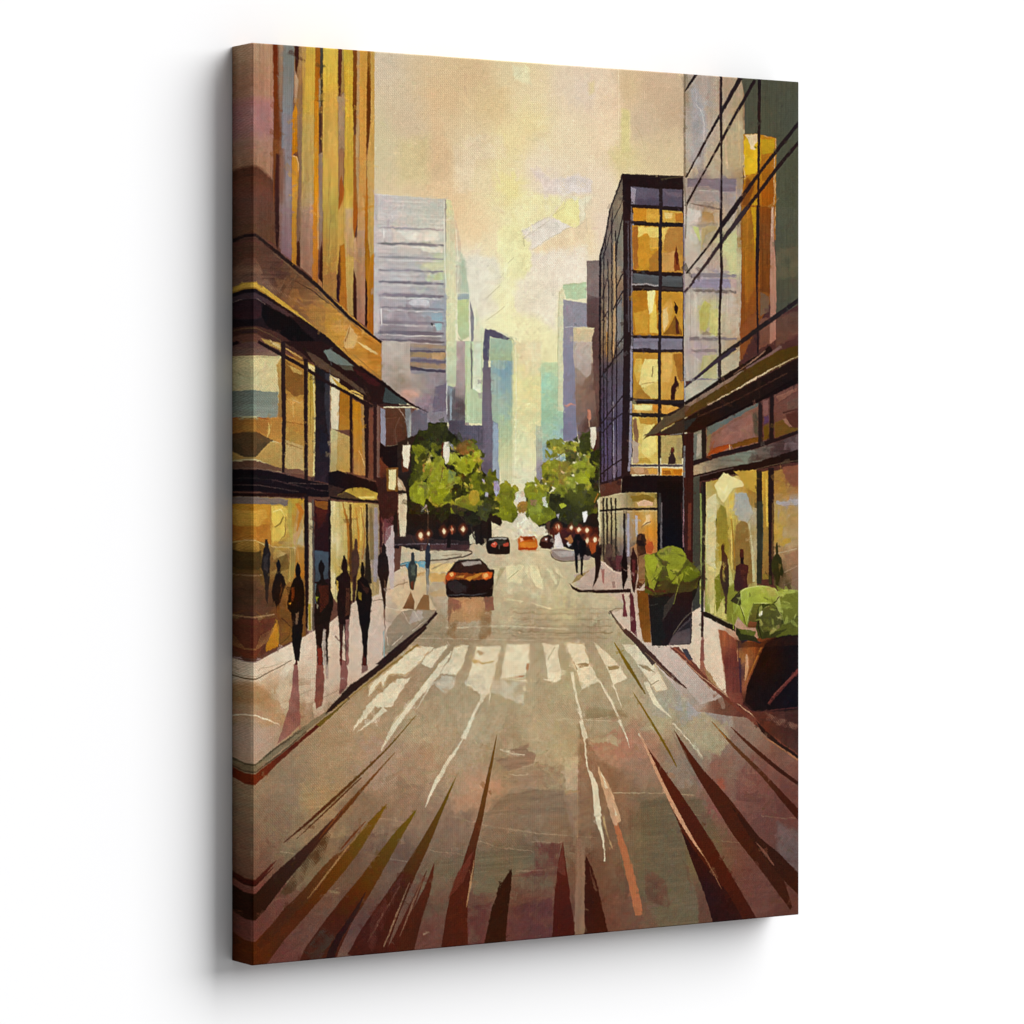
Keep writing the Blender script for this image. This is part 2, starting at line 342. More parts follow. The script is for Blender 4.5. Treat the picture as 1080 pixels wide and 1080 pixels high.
# ---------------------------------------------------------------- street
K('painted_street')
T()
f('240,560 860,560 860,1060 240,1060',[
 (520,590,'c4b08c'),(560,590,'d0c096'),(600,595,'c6b68c'),(540,605,'cdbf96'),(480,640,'b9a688'),(540,640,'bfac82'),(590,640,'c6b584'),(640,640,'c0b08a'),
 (460,660,'a08c6e'),(560,660,'ab9676'),(620,665,'a39072'),(480,670,'9c8566'),(660,690,'b0a078'),
 (400,710,'a08058'),(440,720,'a98a68'),(480,740,'b19a74'),(540,730,'b59f76'),(600,720,'b3a076'),(660,730,'b39f78'),(700,740,'aa9c80'),(740,740,'a39a90'),
 (380,760,'b0916c'),(440,770,'b69c74'),(500,770,'b7a078'),(560,780,'b9a278'),(600,790,'b8a276'),(640,760,'a89470'),(700,760,'b2a076'),(740,780,'a39070'),(780,780,'8a6c5c'),
 (350,800,'a98a66'),(400,810,'ab8a70'),(440,810,'aa8868'),(480,800,'b09470'),(530,800,'a3845f'),(560,830,'a5866a'),(500,830,'b98f6c'),(580,810,'b39a70'),
 (620,800,'a87c60'),(660,790,'b07c60'),(690,800,'9c765c'),(650,830,'8f6c50'),(720,810,'907a68'),(760,820,'8f5f4c'),(800,820,'7c4c40'),(830,850,'6c4038'),
 (300,830,'94785c'),(340,840,'a38662'),(290,870,'8a6c52'),(320,880,'937656'),(380,860,'8c6e54'),(430,860,'94745a'),(480,870,'8a6a54'),(550,850,'8a7058'),(600,860,'8c6c50'),
 (650,870,'7c5c44'),(690,870,'7c6a4c'),(720,860,'7a644c'),(760,850,'875044'),(800,880,'6f443a'),(840,900,'5c3c34'),
 (280,910,'74503e'),(320,910,'7c6a4e'),(370,910,'6f5240'),(420,900,'705444'),(460,920,'74604a'),(510,920,'786249'),(560,910,'735e47'),(620,920,'704c38'),(690,920,'6e5e42'),(740,900,'75603e'),
 (270,960,'663832'),(320,960,'6a4436'),(380,960,'60443a'),(440,960,'68483a'),(500,960,'6c4a3c'),(550,960,'6e4434'),(620,960,'6a4234'),(660,970,'6a4436'),(700,960,'6c5a42'),(740,960,'6a4434'),(790,940,'6a4034'),(830,960,'623a30'),
 (290,1005,'6a3a30'),(450,990,'6c4034'),(560,980,'643a32'),(640,980,'744838'),(700,975,'6a5440')],fd=9,v=.06,wob=0)
T('E2')
p('98765a','650,760 760,740 740,700 860,670 840,700 900,740 880,780 740,820',wob=3,soft=1,d='h')
p('8c7056','600,1080 700,970 860,930 1050,930 1060,1080',wob=2,soft=1.5,v=.08,d='h')
p('bb8a66','420,980 560,900 600,860 760,910 700,960 600,1040 440,1050',wob=4,soft=4,dry=.3,a=.7)
p('9c7a5c','730,840 900,790 1040,800 1050,930 900,920 780,900',wob=4,soft=2,dry=.4,d='h')
l('d8c49c','690,700 760,720 830,735',4,wob=2); l('cdb388','740,840 780,850 850,840',3,wob=2); l('c9b48a','850,530 1060,530',2.5,a=.7,wob=1); l('c9b48a','620,592 690,598',2,a=.6)
l('d6c6a0','220,68 900,80',2.5,a=.8); l('dccca4','380,10 700,-2 1080,18',4,a=.9)
for y,a in ((20,.3),(45,.35),(75,.3),(90,.2)): l('8a7258',f'180,{y} 600,{y-4} 1080,{y+6}',8,dry=.4,a=a,wob=2)
T('E3')
p('8c7450','420,470 640,480 660,520 420,530',wob=2,soft=1.5,a=.6,d='h')
p('b27a5c','450,640 700,600 840,610 820,760 640,760 470,730',wob=4,soft=3,a=.55,dry=.15)
p('8a6448','380,560 420,640 500,760 640,830 700,1080 380,1080',wob=2,soft=2,dry=.25,a=.7,v=.1)
p('cdb184','300,750 375,740 375,935 305,940',wob=1,a=.6); p('ba8e60','300,940 375,935 375,1250 350,1100',wob=1,a=.7)
p('74614a','730,1010 900,1000 940,1080 760,1200 720,1100',wob=2,soft=3,a=.6)
for s in ('250,530 500,535 570,540','420,530 560,515','580,948 900,950 1030,960','60,640 200,655'): l('d6be92',s,3,1.5,a=.8,wob=1.5)
p('b49c74','440,640 560,625 620,650 600,690 540,660 460,660',wob=3,soft=.8); 
T('E4')
p('9a8c84','350,240 560,380 600,560 440,520',wob=2,soft=3,a=.6,d='h'); p('b09c74','430,490 560,560 590,640 540,740 450,700 300,580',wob=3,soft=2,dry=.2,a=.8)
p('a1553c','480,880 560,870 560,920 500,930',wob=4,soft=2,dry=.4); p('8a6a54','560,760 640,780 620,1000 580,1000',wob=2,soft=4,dry=.3,a=.7)
p('94605a','370,850 470,880 500,960 400,900',wob=3,soft=3,a=.6,dry=.3)
T('F1')
p('a6855c','410,60 700,40 560,220 430,180',wob=5,soft=4,dry=.35,d='h'); p('7a6249','330,440 560,360 620,430 430,620 380,600',wob=3,soft=4,a=.6,dry=.2)
p('7c3c36','150,600 260,570 330,620 170,700',wob=4,soft=4,a=.5,dry=.2); l('c0a07c','300,418 430,440',3,1,a=.8,wob=1.5); l('b08c68','870,230 1020,250',3,a=.8,wob=1); l('a08468','920,460 1080,485',2.5,a=.7); l('8c7a5c','560,640 640,655',14,dry=.3,a=.7)
p('6a4038','620,800 860,720 900,860 700,1000 560,900',wob=3,soft=5,a=.4)
T('F2')
p('75634a','560,430 760,410 880,440 880,500 820,520 660,650 540,660 530,560',wob=3,soft=1.2,dry=.1,d='h',v=.08)
p('735f47','320,460 500,440 480,560 400,580 320,540',wob=3,soft=2,dry=.25,a=.8,d='h')
p('6e4034','880,370 1040,370 1010,560 760,560 890,520',wob=2,soft=1.5,dry=.35); p('643832','500,740 640,710 610,950 480,960',wob=2,soft=1.5,dry=.35)
p('623834','720,740 990,680 990,910 715,940',wob=2,soft=1.5,dry=.3); p('5e4a38','240,740 400,700 380,760 250,800',wob=3,soft=2,a=.5)
for s in ('0,228 100,240 200,255','400,215 650,280 900,315 1080,328','540,350 700,400 860,410 880,425','290,412 500,440','860,360 1040,368','780,530 950,525'):
    l('b09070',s,3,1.5,a=.85,wob=1.5)
l('a08468','250,890 280,880',10,3,wob=2)
T('F3')
p('705e45','730,140 900,100 960,300 1000,500 1060,700 1060,840 840,860 760,700 740,500',wob=2.5,soft=1.5,v=.08,d='h')
p('6b4434','760,520 870,580 905,740 760,700',wob=2,dry=.3,soft=1.5); p('6e4434','770,180 790,400 780,300',wob=1,dry=.3); p('7c5440','790,700 840,850 600,880 560,640',wob=3,a=.4,soft=3)
p('6c4a36','970,460 1010,520 1030,690 1010,600',wob=2,dry=.35)
l('b89c74','560,85 800,88 1040,95',3,1.5,a=.8,wob=1); l('a88a68','0,295 200,320 370,332 480,340',3,2,a=.8); p('967860','300,100 372,80 372,330 345,320 310,180',wob=1,a=.7)
p('8c6850','365,340 415,340 412,895 355,900',wob=1,soft=1,v=.1,d='v')
T('F4')
p('6f5c43','0,100 200,50 320,200 430,600 390,830 180,850 60,560',wob=3,soft=4,a=.25); p('6c553c','280,110 420,120 560,360 560,440 480,400 400,250',wob=3,soft=2,a=.6,d='h')
p('74463a','540,330 660,370 900,700 740,800 560,440',wob=3,soft=3,a=.5,d='h',v=.08); p('74605a','860,250 985,300 985,560 860,420',wob=2,soft=3,dry=.35,a=.7)
for s in ('245,200 280,210','340,90 395,100','380,205 430,218','540,355 660,372','770,215 900,230 985,225'): l('a88c68',s,3,1,a=.7,wob=1)

# ---------------------------------------------------------------- zebra crossing (near)
K('painted_crossing')
cr='e2d2b0'
T('E2')
p(cr,'-60,340 90,210 180,115 310,120 230,210 150,280 60,275 20,360 10,320 -60,400',wob=1.6,v=.05,rim=('c09c6a',1.2))
p(cr,'180,290 150,330 70,465 -20,455 -150,600 -130,560 -60,440 30,360 100,300',wob=2)
p(cr,'250,190 310,130 390,105 380,130 290,240 240,210',wob=1.6); p(cr,'430,115 510,108 470,230 440,280 350,270 400,190',wob=1.6,rim=('c6a878',1))
l(cr,'410,145 330,260 200,420 90,560 10,710',[6,40,30,34,3],wob=1.2,v=.06); l('a8884c','375,160 200,400 60,580',3,a=.7); l(cr,'330,270 215,470',[12,2])
p('cdbfa4','300,330 360,280 440,290 420,350 380,380',wob=2,dry=.4)
p(cr,'555,110 695,110 660,250 635,380 595,400 560,370 490,330 520,240',wob=1.6,rim=('c09c6a',1)); p('cbbda2','510,260 600,280 610,360 540,350 490,325',wob=2,dry=.45)
l(cr,'600,385 540,490 480,640',[24,12,28],wob=1.2); l(cr,'480,640 400,760 330,880 260,1030',[3,20,24,3],wob=1.5); l(cr,'635,380 625,440',[8,2])
p('c2a468','530,195 600,205 660,195 640,210 540,215',wob=2); p('b89670','560,140 600,150 570,170',wob=2)
p(cr,'725,103 855,100 855,210 830,280 845,320 690,300 700,230',wob=1.6,rim=('c6aa80',1)); p('cbbda0','640,310 830,320 825,440 740,410 640,370',wob=2,dry=.4)
p('b8845c','840,210 855,215 850,250 835,245',wob=1); p('b8845c','765,292 830,275 820,290',wob=1); l('a88450','700,300 840,300',3,wob=2)
p(cr,'925,100 1020,105 1020,180 1040,300 1000,315 960,300 950,200',wob=1.6); l('a88c64','1000,120 960,190',3,2); l(cr,'940,305 1000,310 1040,290',[6,18,6],wob=1.6,dry=.1)
T('E3')
p(cr,'305,92 410,98 440,200 500,315 400,360 370,280 340,200',wob=1.4,rim=('c09c6a',1)); p('a08460','370,215 440,210 430,235 380,240',wob=2); l('98784c','350,200 370,250',4)
p(cr,'460,92 540,150 600,210 655,300 575,330 545,250 500,160',wob=1.4); p('a08860','540,225 610,225 600,245 550,250',wob=2)
p(cr,'625,105 730,110 800,190 885,355 820,375 770,300 700,200',wob=1.4,rim=('c6a878',1)); p('a48c68','720,220 770,225 815,265 760,250',wob=1.5); l('7c6844','835,310 790,335',5,3)
l(cr,'340,260 365,400 400,540 420,640',[20,12,10,24],wob=1.5); l(cr,'395,540 415,680 430,800 470,900 490,1080',[24,8,10,30,40],wob=1.8,dry=.1); l(cr,'490,1080 520,1230 530,1340',[30,10,10],wob=1.5,dry=.1); l('c0a070','520,1080 545,1200 570,1270',[12,8,2],wob=1.5,dry=.3)
l(cr,'490,300 580,460 640,600 670,690',[8,14,10,2],wob=1.2); l(cr,'575,330 625,460',[10,3],wob=1); l(cr,'760,320 820,440 905,520',[26,24,3],wob=1); l(cr,'915,550 980,620 1080,740',[10,6,3],wob=1.5)
l(cr,'720,610 735,640',[12,3],wob=1); l('d0a880','485,790 530,900 590,1080 600,1120',[3,40,50,40],wob=1.6,v=.1,dry=.06); l(cr,'510,830 550,960 590,1080',[3,20,16],wob=1.6,dry=.15)
T('F3'); l('b46c48','590,260 640,420 690,620 725,780',[26,40,48,46],wob=1.2,v=.06); l('caa07c','540,60 590,270',[40,20],wob=1.5,dry=.1)
T('E1')
l(cr,'900,470 830,530 740,605',[36,14,3],wob=1.4)

K('painted_crossing', label='pale distant zebra crossing behind the cars')
T('D3')
cz='dfd6ac'
p(cz,'0,470 65,465 55,575 0,560',wob=1.5,v=.05); p(cz,'75,460 100,460 105,540 85,510',wob=1.5); p(cz,'115,455 160,460 200,560 195,610 150,590 110,510',wob=1.5); p(cz,'220,475 255,480 290,570 270,575',wob=1.5); p(cz,'265,465 300,480 320,530 290,510',wob=1.5)
for s in ('60,470 60,570','110,500 70,540','170,470 190,540','215,520 190,570','255,480 310,540','300,470 300,580'): l('9c9468',s,3,1.5,a=.7,wob=1.5)
T('D2')
p(cz,'920,465 1030,450 1020,570 930,560',wob=1.5); p(cz,'840,470 885,455 880,500 850,560',wob=1.5,a=.8); l('8c8a60','940,540 1000,490',3); p('a8a078','880,470 920,470 870,560 850,600',wob=1.5,a=.7)
l('e6d8a8','620,640 700,660',3,wob=1); l('e4d6a6','930,670 1030,682',3,wob=1)
T('D3'); l('e9d9ae','0,675 70,680 50,690',3,wob=1); l('e9d9ae','125,695 230,725 310,742',[3,8,2],wob=1); l('d8c894','160,650 210,658',4); l('d9c08c','230,825 300,830',3,a=.7)
for y,a in ((720,.3),(750,.4),(790,.4),(830,.5),(870,.6),(905,.5)): l('8f7a5c',f'0,{y} 300,{y+14} 640,{y+10}',9,dry=.35,a=a,wob=2)

# ---------------------------------------------------------------- long streaks running down the street
K('painted_street_streaks')
T('G')
def streak(c1, c2, s, w, g=None, **k):
    k.setdefault('c', 1)
    l(c1, s, w, c2=c2, g=g or (s.split()[0] + ' ' + s.split()[len(s.split()) * 2 // 3]), **{**dict(wob=.25, v=.1), **k})
streak('7a5a1e', '4c2414', '352,588 300,648 240,706 190,752 150,788 105,826', [1, 3, 5, 6, 5, 1])
streak('5c3418', '4c2a18', '250,704 200,752 130,818', [2, 3.5, 1])
streak('7c5224', '5c2c14', '312,658 260,716 215,768 180,806 140,850', [1, 5, 9, 9, 4])
streak('4c2c24', '2c150c', '216,764 178,808 140,850 100,890 60,938 40,958', [2, 12, 20, 27, 34, 36])
streak('8a5030', '5c3018', '232,742 200,782 172,818', [1, 4, 2], dry=.1)
streak('5c2a20', '34100c', '92,858 66,886 36,920', [1, 7, 9], dry=.05); streak('4c2018', '34140f', '86,872 60,898 40,916', [1, 4, 3])
p('58402c', '150,850 200,790 180,850 120,920 90,930', wob=1.2, dry=.45, v=.15)
streak('7a5a14', '54260f', '297,754 268,793 240,832 200,880 140,946 88,1000 40,1062', [1, 15, 22, 27, 32, 38, 46])
streak('6c4424', '4a2412', '232,832 196,862 150,920 110,960 60,1020', [1, 14, 22, 20, 14], dry=.1, wob=.8)
l('a07850', '262,790 222,836 180,892 150,930', [1, 3, 3, 1], wob=.5, dry=.1); streak('7c4420', '6c3418', '258,786 236,810 212,838', [1, 4, 2])
streak('785a10', '4c2010', '353,764 318,812 288,858 252,912 216,962 176,1030 168,1056', [1, 16, 24, 34, 42, 60, 70])
streak('38201c', '30140f', '258,918 236,960 206,1006 190,1046', [1, 8, 12, 16], dry=.15, wob=.6)
streak('745610', '4a1c10', '426,704 400,762 370,824 340,880 306,942 276,1000 258,1046', [1, 7, 17, 26, 40, 58, 72])
streak('5c2c1c', '4c1e12', '372,878 350,930 320,1000 300,1046', [1, 8, 16, 26]); streak('5a2818', '4c2010', '386,864 374,910 350,970 326,1046', [1, 12, 24, 36])
l('8a644c', '340,900 316,960 292,1020', [1, 4, 2], wob=.5); l('845c48', '366,890 346,940 322,1000', [1, 4, 1], wob=.5); l('7c5040', '262,1010 290,960 322,905', [1, 4, 1], wob=.8, dry=.2)
streak('7a5420', '54200f', '503,624 494,672 482,730 470,786 456,838 446,886 432,930 424,1028', [1, 5, 8, 11, 16, 26, 34, 52])
p('6a3020', '460,840 430,880 412,930 440,900 452,870', wob=1, dry=.2); l('b0845c', '461,858 454,900 446,946', [1, 4, 1], wob=.6)
p('4a3428', '140,1030 180,980 200,1000 170,1050', wob=1, dry=.5); p('5a2c22', '250,1000 290,930 330,880 300,960 270,1030', wob=1, dry=.5)
T('F2')
p('34180c','597,948 640,740 680,650 700,590 755,510 750,640 730,780 718,942',wob=1.2,v=.1); p('34180c','680,590 720,590 690,640 665,690',wob=2,dry=.3)
p('5c2218','985,912 1000,640 1020,480 1045,360 1060,480 1085,640 1085,905',wob=.3,c2='481810',v=.1)
T('F3')
p('5c2418','228,912 245,700 260,500 290,365 305,480 320,650 350,790 358,900',wob=.3,v=.1,c2='4a180e'); p('6c3428','255,530 290,370 305,560',wob=1,dry=.1)
p('3c1810','413,895 415,560 420,440 460,520 490,620 520,760 550,885',wob=1,v=.12); p('6a4434','440,500 490,640 470,640',wob=2,dry=.3)
T('G')
streak('8a6a14', '6a5014', '722,452 748,496 780,548', [1, 7, 2]); streak('80641a', '74580f', '757,545 790,598 824,656 838,684', [1, 4, 4, 1])
p('5c2210', '778,640 806,678 842,728 874,776 906,826 946,896 992,974 908,980 892,920 866,858 846,800 816,730 796,680', wob=.3, v=.1, c2='461a0e')
p('341410', '846,800 870,838 900,876 934,920 966,976 908,980 890,920 866,858', wob=.7, v=.15, dry=.06)
l('cf9a74', '764,610 784,654 812,716 840,772 868,820 890,852', [1, 5, 6, 8, 5, 1], wob=.5, c=1); l('8a5a40', '888,848 906,880 922,912', [1, 3, 1], dry=.2)
p('5a210c', '833,615 862,656 890,692 918,722 944,752 976,794 1006,834 1034,880 1054,946 1050,950 1010,896 978,854 944,812 912,760 886,718 858,670', wob=.3, v=.1, c2='3e1c10')
p('3c1a0e', '938,754 962,780 994,816 1030,846 1075,892 1075,932 1046,904 1012,866 984,830', wob=.3, v=.08); l('7c4c3c', '986,824 1004,846 1020,868', [1, 5, 2])
l('7c6a5a', '830,620 850,660 884,726', [1, 12, 3], wob=1, a=.5)
streak('7a4c24', '421a10', '904,600 946,646 1000,700 1046,752 1075,784', [1, 6, 8, 13, 16]); streak('5c2c18', '3c1a12', '940,610 980,648 1030,690 1075,722', [1, 7, 7, 6]); l('b07c3c', '906,602 930,630', [1, 2])

# ---------------------------------------------------------------- left pavement
K('painted_pavement', label='pale painted pavement in front of the shop on the left')
T()
f('240,700 267,694 310,672 350,640 395,600 412,556 500,560 500,584 468,600 450,622 460,644 440,668 267,815 240,835',[
 (275,700,'d6cabc'),(300,690,'d9cec0'),(330,680,'d6c8bc'),(330,720,'cdbfae'),(300,730,'c9baa4'),(280,740,'ac8a68'),(270,725,'c9b094'),(290,755,'b08e6c'),(310,750,'9c8266'),(350,720,'c6b4a6'),(380,700,'c9bab0'),
 (380,670,'d0c2b8'),(400,640,'c9bbb2'),(370,690,'cbbcae'),(400,610,'c4b4aa'),(420,600,'c9bcae'),(440,610,'c9b894'),(430,640,'c2b49a'),(275,780,'b09a8c'),(290,775,'a8907c'),(320,750,'a48c78'),(440,590,'c4b898'),
 (470,580,'c0b4a0'),(420,585,'cbc3ac'),(360,740,'b3a090'),(340,760,'907a6a'),(400,680,'c4b6b0'),(425,660,'98908a'),(415,620,'c6b8a0')],fd=7,v=.05,wob=1)
T('D2')
p('94897e','340,735 485,742 480,775 350,880 200,1010 140,1020 170,860 240,770 290,740',wob=.8,v=.06,d='h'); p('b3b0b4','330,745 395,745 400,790 310,830',wob=2,a=.7); p('8a8078','300,880 400,800 470,770 350,880 250,960 180,1000 200,920',wob=1.2,a=.8)
for s in ('270,750 300,810 320,830','345,745 380,810','330,870 420,800','165,850 175,960','160,720 260,745 330,735','200,960 270,900'): l('cfc8bc',s,3.5,2,wob=1)
l('8aa4ac','150,870 155,1080',9,dry=.2)
p('c8a86c','440,510 540,505 540,560 450,565',wob=2,v=.08); p('bba070','350,520 410,495 410,520 360,530',wob=1.5); p('ddc690','420,450 620,440 560,500 430,500',wob=2); p('b8a484','440,640 540,580 545,650 460,650',wob=2,dry=.3,soft=2)
for s in ('165,610 240,580 300,560','160,670 80,680','190,500 210,540 210,580'): l('5c4c40',s,4,2,wob=1)
p('bfb8a4','220,375 400,365 690,360 700,390 600,420 400,430 260,440',wob=1,v=.07); l('463430','380,362 540,358 680,365 705,380 640,405 540,418',[5,8,8,8,8,6],c=1,wob=1); l('54443a','330,440 420,425 560,420 640,395',[3,7,7,4],wob=1); l('6a5848','520,395 640,385',3); l('84725c','450,480 560,430',5,3)
l('4a86a8','220,465 290,440 360,435',[3,10,22],wob=1); p('4a88c0','285,450 330,435 300,480',wob=1); p('6aa0c4','360,435 415,430 410,475 375,470',wob=1); l('34343c','225,465 290,455',8,5)
p('84664a','270,730 320,620 345,690 340,735',wob=.8,c2='6a4a34'); p('866648','350,735 400,640 435,645 440,740',wob=.8)
T('E1')
p('a17e5c','150,320 200,340 240,400 190,450 150,440',wob=3,soft=3,a=.7,dry=.1); l('e4d8c0','150,500 220,530 300,562',[8,7,2],wob=1); l('5c4c3c','150,308 240,262 365,195',[6,4,4],wob=.8); l('9a8c78','300,440 480,360',2.5,a=.8); l('8a7c6c','480,440 560,400 640,360',2.5)
for s in ('160,290 200,270','210,235 260,230 310,205','180,250 230,215','250,520 300,480 400,440'): l('8c7c68',s,3,1,a=.7,wob=2)
p('b0a090','150,820 150,560 300,570 280,680',wob=3,a=.4,soft=4,c2='a48c84')
# kerb
p('54221a','150,850 300,735 450,610 560,520 545,555 400,680 280,790 150,915',wob=.8,v=.1,c2='6c2c18',g='500,560 150,900'); p('6c5a24','505,560 600,490 690,415 660,450 530,575',wob=.8)
p('7c7464','150,795 280,690 430,570 560,490 580,500 420,620 150,835',wob=1,v=.12,d='h'); l('4c4438','150,800 280,690 440,580',[8,10,5],wob=1); l('55483c','150,838 300,730 450,600',[10,8,8],wob=.8)
p('2c1c1a','575,470 700,335 800,265 1060,62 1130,2 1136,14 1010,134 900,228 700,390 600,480 560,500',wob=.8,v=.1); l('88703c','600,478 760,355 900,245 1085,105',[4,8,9,10],wob=.8)
T('D2')
p('2a1a1c','100,1080 250,950 400,835 480,745 490,760 420,840 300,940 180,1040 150,1085',wob=.6,v=.1)
# people's reflections on the wet slabs
K('painted_reflection')
T('E1')
p('8a4c44','392,200 405,260 410,370 418,560 330,640 285,670 320,560 350,470 370,330 380,220',wob=1,v=.12,c2='94605a',a=.85); p('7c4034','515,90 540,160 555,300 540,450 510,470 497,420 505,280',wob=1,v=.12,a=.9)
p('7a4440','645,60 655,190 680,200 690,260 680,350 640,390 645,280',wob=1,v=.12,a=.85); p('7c5450','770,170 795,180 800,250 765,270',wob=1,a=.9); l('8a7468','565,90 570,300',14,16,dry=.15,a=.8); l('8c6c64','680,-10 685,150',22,14,dry=.15)

# ---------------------------------------------------------------- right pavement
K('painted_pavement', label='pale painted pavement with planters on the right')
T()
f('605,606 640,595 720,580 742,640 800,660 860,700 860,820 842,801 790,757 735,750 660,665 642,645 665,640 640,626 612,622',[
 (630,610,'b9a8a4'),(650,605,'c6b9b2'),(660,600,'b0a29a'),(660,655,'c9bfb6'),(680,690,'c6bab2'),(700,700,'c4b8b4'),(715,710,'b8aeac'),(730,730,'a49c98'),(740,690,'d6cabc'),(750,710,'cfc4b4'),(745,660,'d9cdc0'),(735,650,'d6cabc'),(760,680,'b89a84'),
 (770,700,'9a5c44'),(780,730,'5c2c2c'),(800,760,'54302c'),(830,780,'5c4038'),(830,760,'3c2420'),(700,680,'c9bdb4'),(760,740,'6c463c')],fd=5,v=.06,wob=.8)
T('D3')
p('8c7f84','240,365 290,350 340,360 420,370 500,380 510,400 480,420 380,425 300,425 250,400',wob=1,v=.06); p('a8a4a8','260,370 400,365 380,400 300,405',wob=1,dry=.15); l('4c4030','240,370 260,410 320,430 430,425',[4,7,6,4],c=1)
p('b6a8a4','450,520 560,430 590,440 640,490 680,500 720,570 750,610 480,600 400,590',wob=1.2,v=.06); l('9c8a5c','375,570 420,530 490,490',[3,30,5],wob=1,a=.9); l('7c3c44','575,480 578,570',20,8,dry=.2,a=.6); l('80646c','640,560 645,600',18,a=.6); l('ded2c4','565,430 640,490 690,510',4,wob=1)
p('241416','365,570 385,590 440,612 600,610 750,605 752,628 560,632 420,625 380,605',wob=.5)
p('c8beb4','700,640 745,640 780,690 800,800 830,930 790,910 740,860 700,820 640,760 700,730',wob=.8,v=.05); l('8c8478','615,750 660,728 700,730',[4,8,3]); l('4c3c38','620,745 640,780 700,860 800,960 900,1080',[4,12,14,24,30],wob=.6); l('a89a84','640,790 760,920 850,1010',3,a=.8)
l('6a3444','700,640 710,700 715,780',[14,14,30],dry=.1,wob=.8); p('5a2838','745,630 765,640 780,760 790,910 750,870 745,760',wob=.8,v=.1)
T('E4')
l('4a302c','-10,20 150,170 250,275 345,355',[26,34,26,6],wob=.6,v=.1); l('8a705c','110,150 200,235 300,330',[4,6,3]); 
p('c8bcb8','100,100 270,115 370,230 470,350 560,400 420,450 340,340 200,210',wob=1.2,v=.06,c2='aca4a4',g='200,150 450,420'); l('a49c9c','440,420 480,380 530,390 560,470',[3,30,40,20],dry=.2,a=.5,wob=2)
p('6c3c34','250,120 300,120 430,250 560,390 640,460 760,540 985,720 985,770 780,600 600,450 440,310',wob=1,v=.1); l('c4a48c','290,160 420,280 560,385 700,490 985,725',[3,4,4,5,7],wob=.8); p('3a3c50','320,125 350,130 380,190 350,200',wob=1); l('9c5c48','270,120 330,170 380,220',[4,8,4])
p('2a1a18','740,540 860,650 985,740 985,770 880,700 770,600',wob=.8); l('9a6c54','770,620 860,680 985,765',[3,10,14],wob=.8)
p('d4c8b8','375,-20 430,-10 520,20 540,130 560,300 580,395 500,330 410,235 370,110',wob=.8,v=.05); p('8a5044','425,80 445,80 440,200 470,290 500,340 420,250',wob=1,v=.12,a=.85); p('a08060','440,240 480,270 530,350 470,310',wob=1.5,dry=.2)
f('525,20 560,25 640,90 650,300 665,450 600,430 570,380 560,250',[(560,60,'a05c3c'),(600,90,'8a4c3c'),(600,200,'6c3430'),(620,350,'643434'),(590,400,'7c4a44')],fd=5,v=.1,d='v')
f('700,480 985,490 985,730 800,600',[(760,510,'5c3028'),(850,560,'4c2c28'),(960,600,'442824'),(960,700,'4c302c')],fd=6,v=.12,dry=0); p('76544c','780,490 985,560 985,600 860,560',dry=.45,wob=2)

# ---------------------------------------------------------------- the shop building on the left
LB = K('painted_shop_building', label='painted shop building with golden upper fins and a dark canopy')
T()
p('6b4636','240,20 395,20 394,362 405,430 440,430 430,440 408,470 428,520 422,600 400,612 350,655 267,700 240,700',wob=.3)
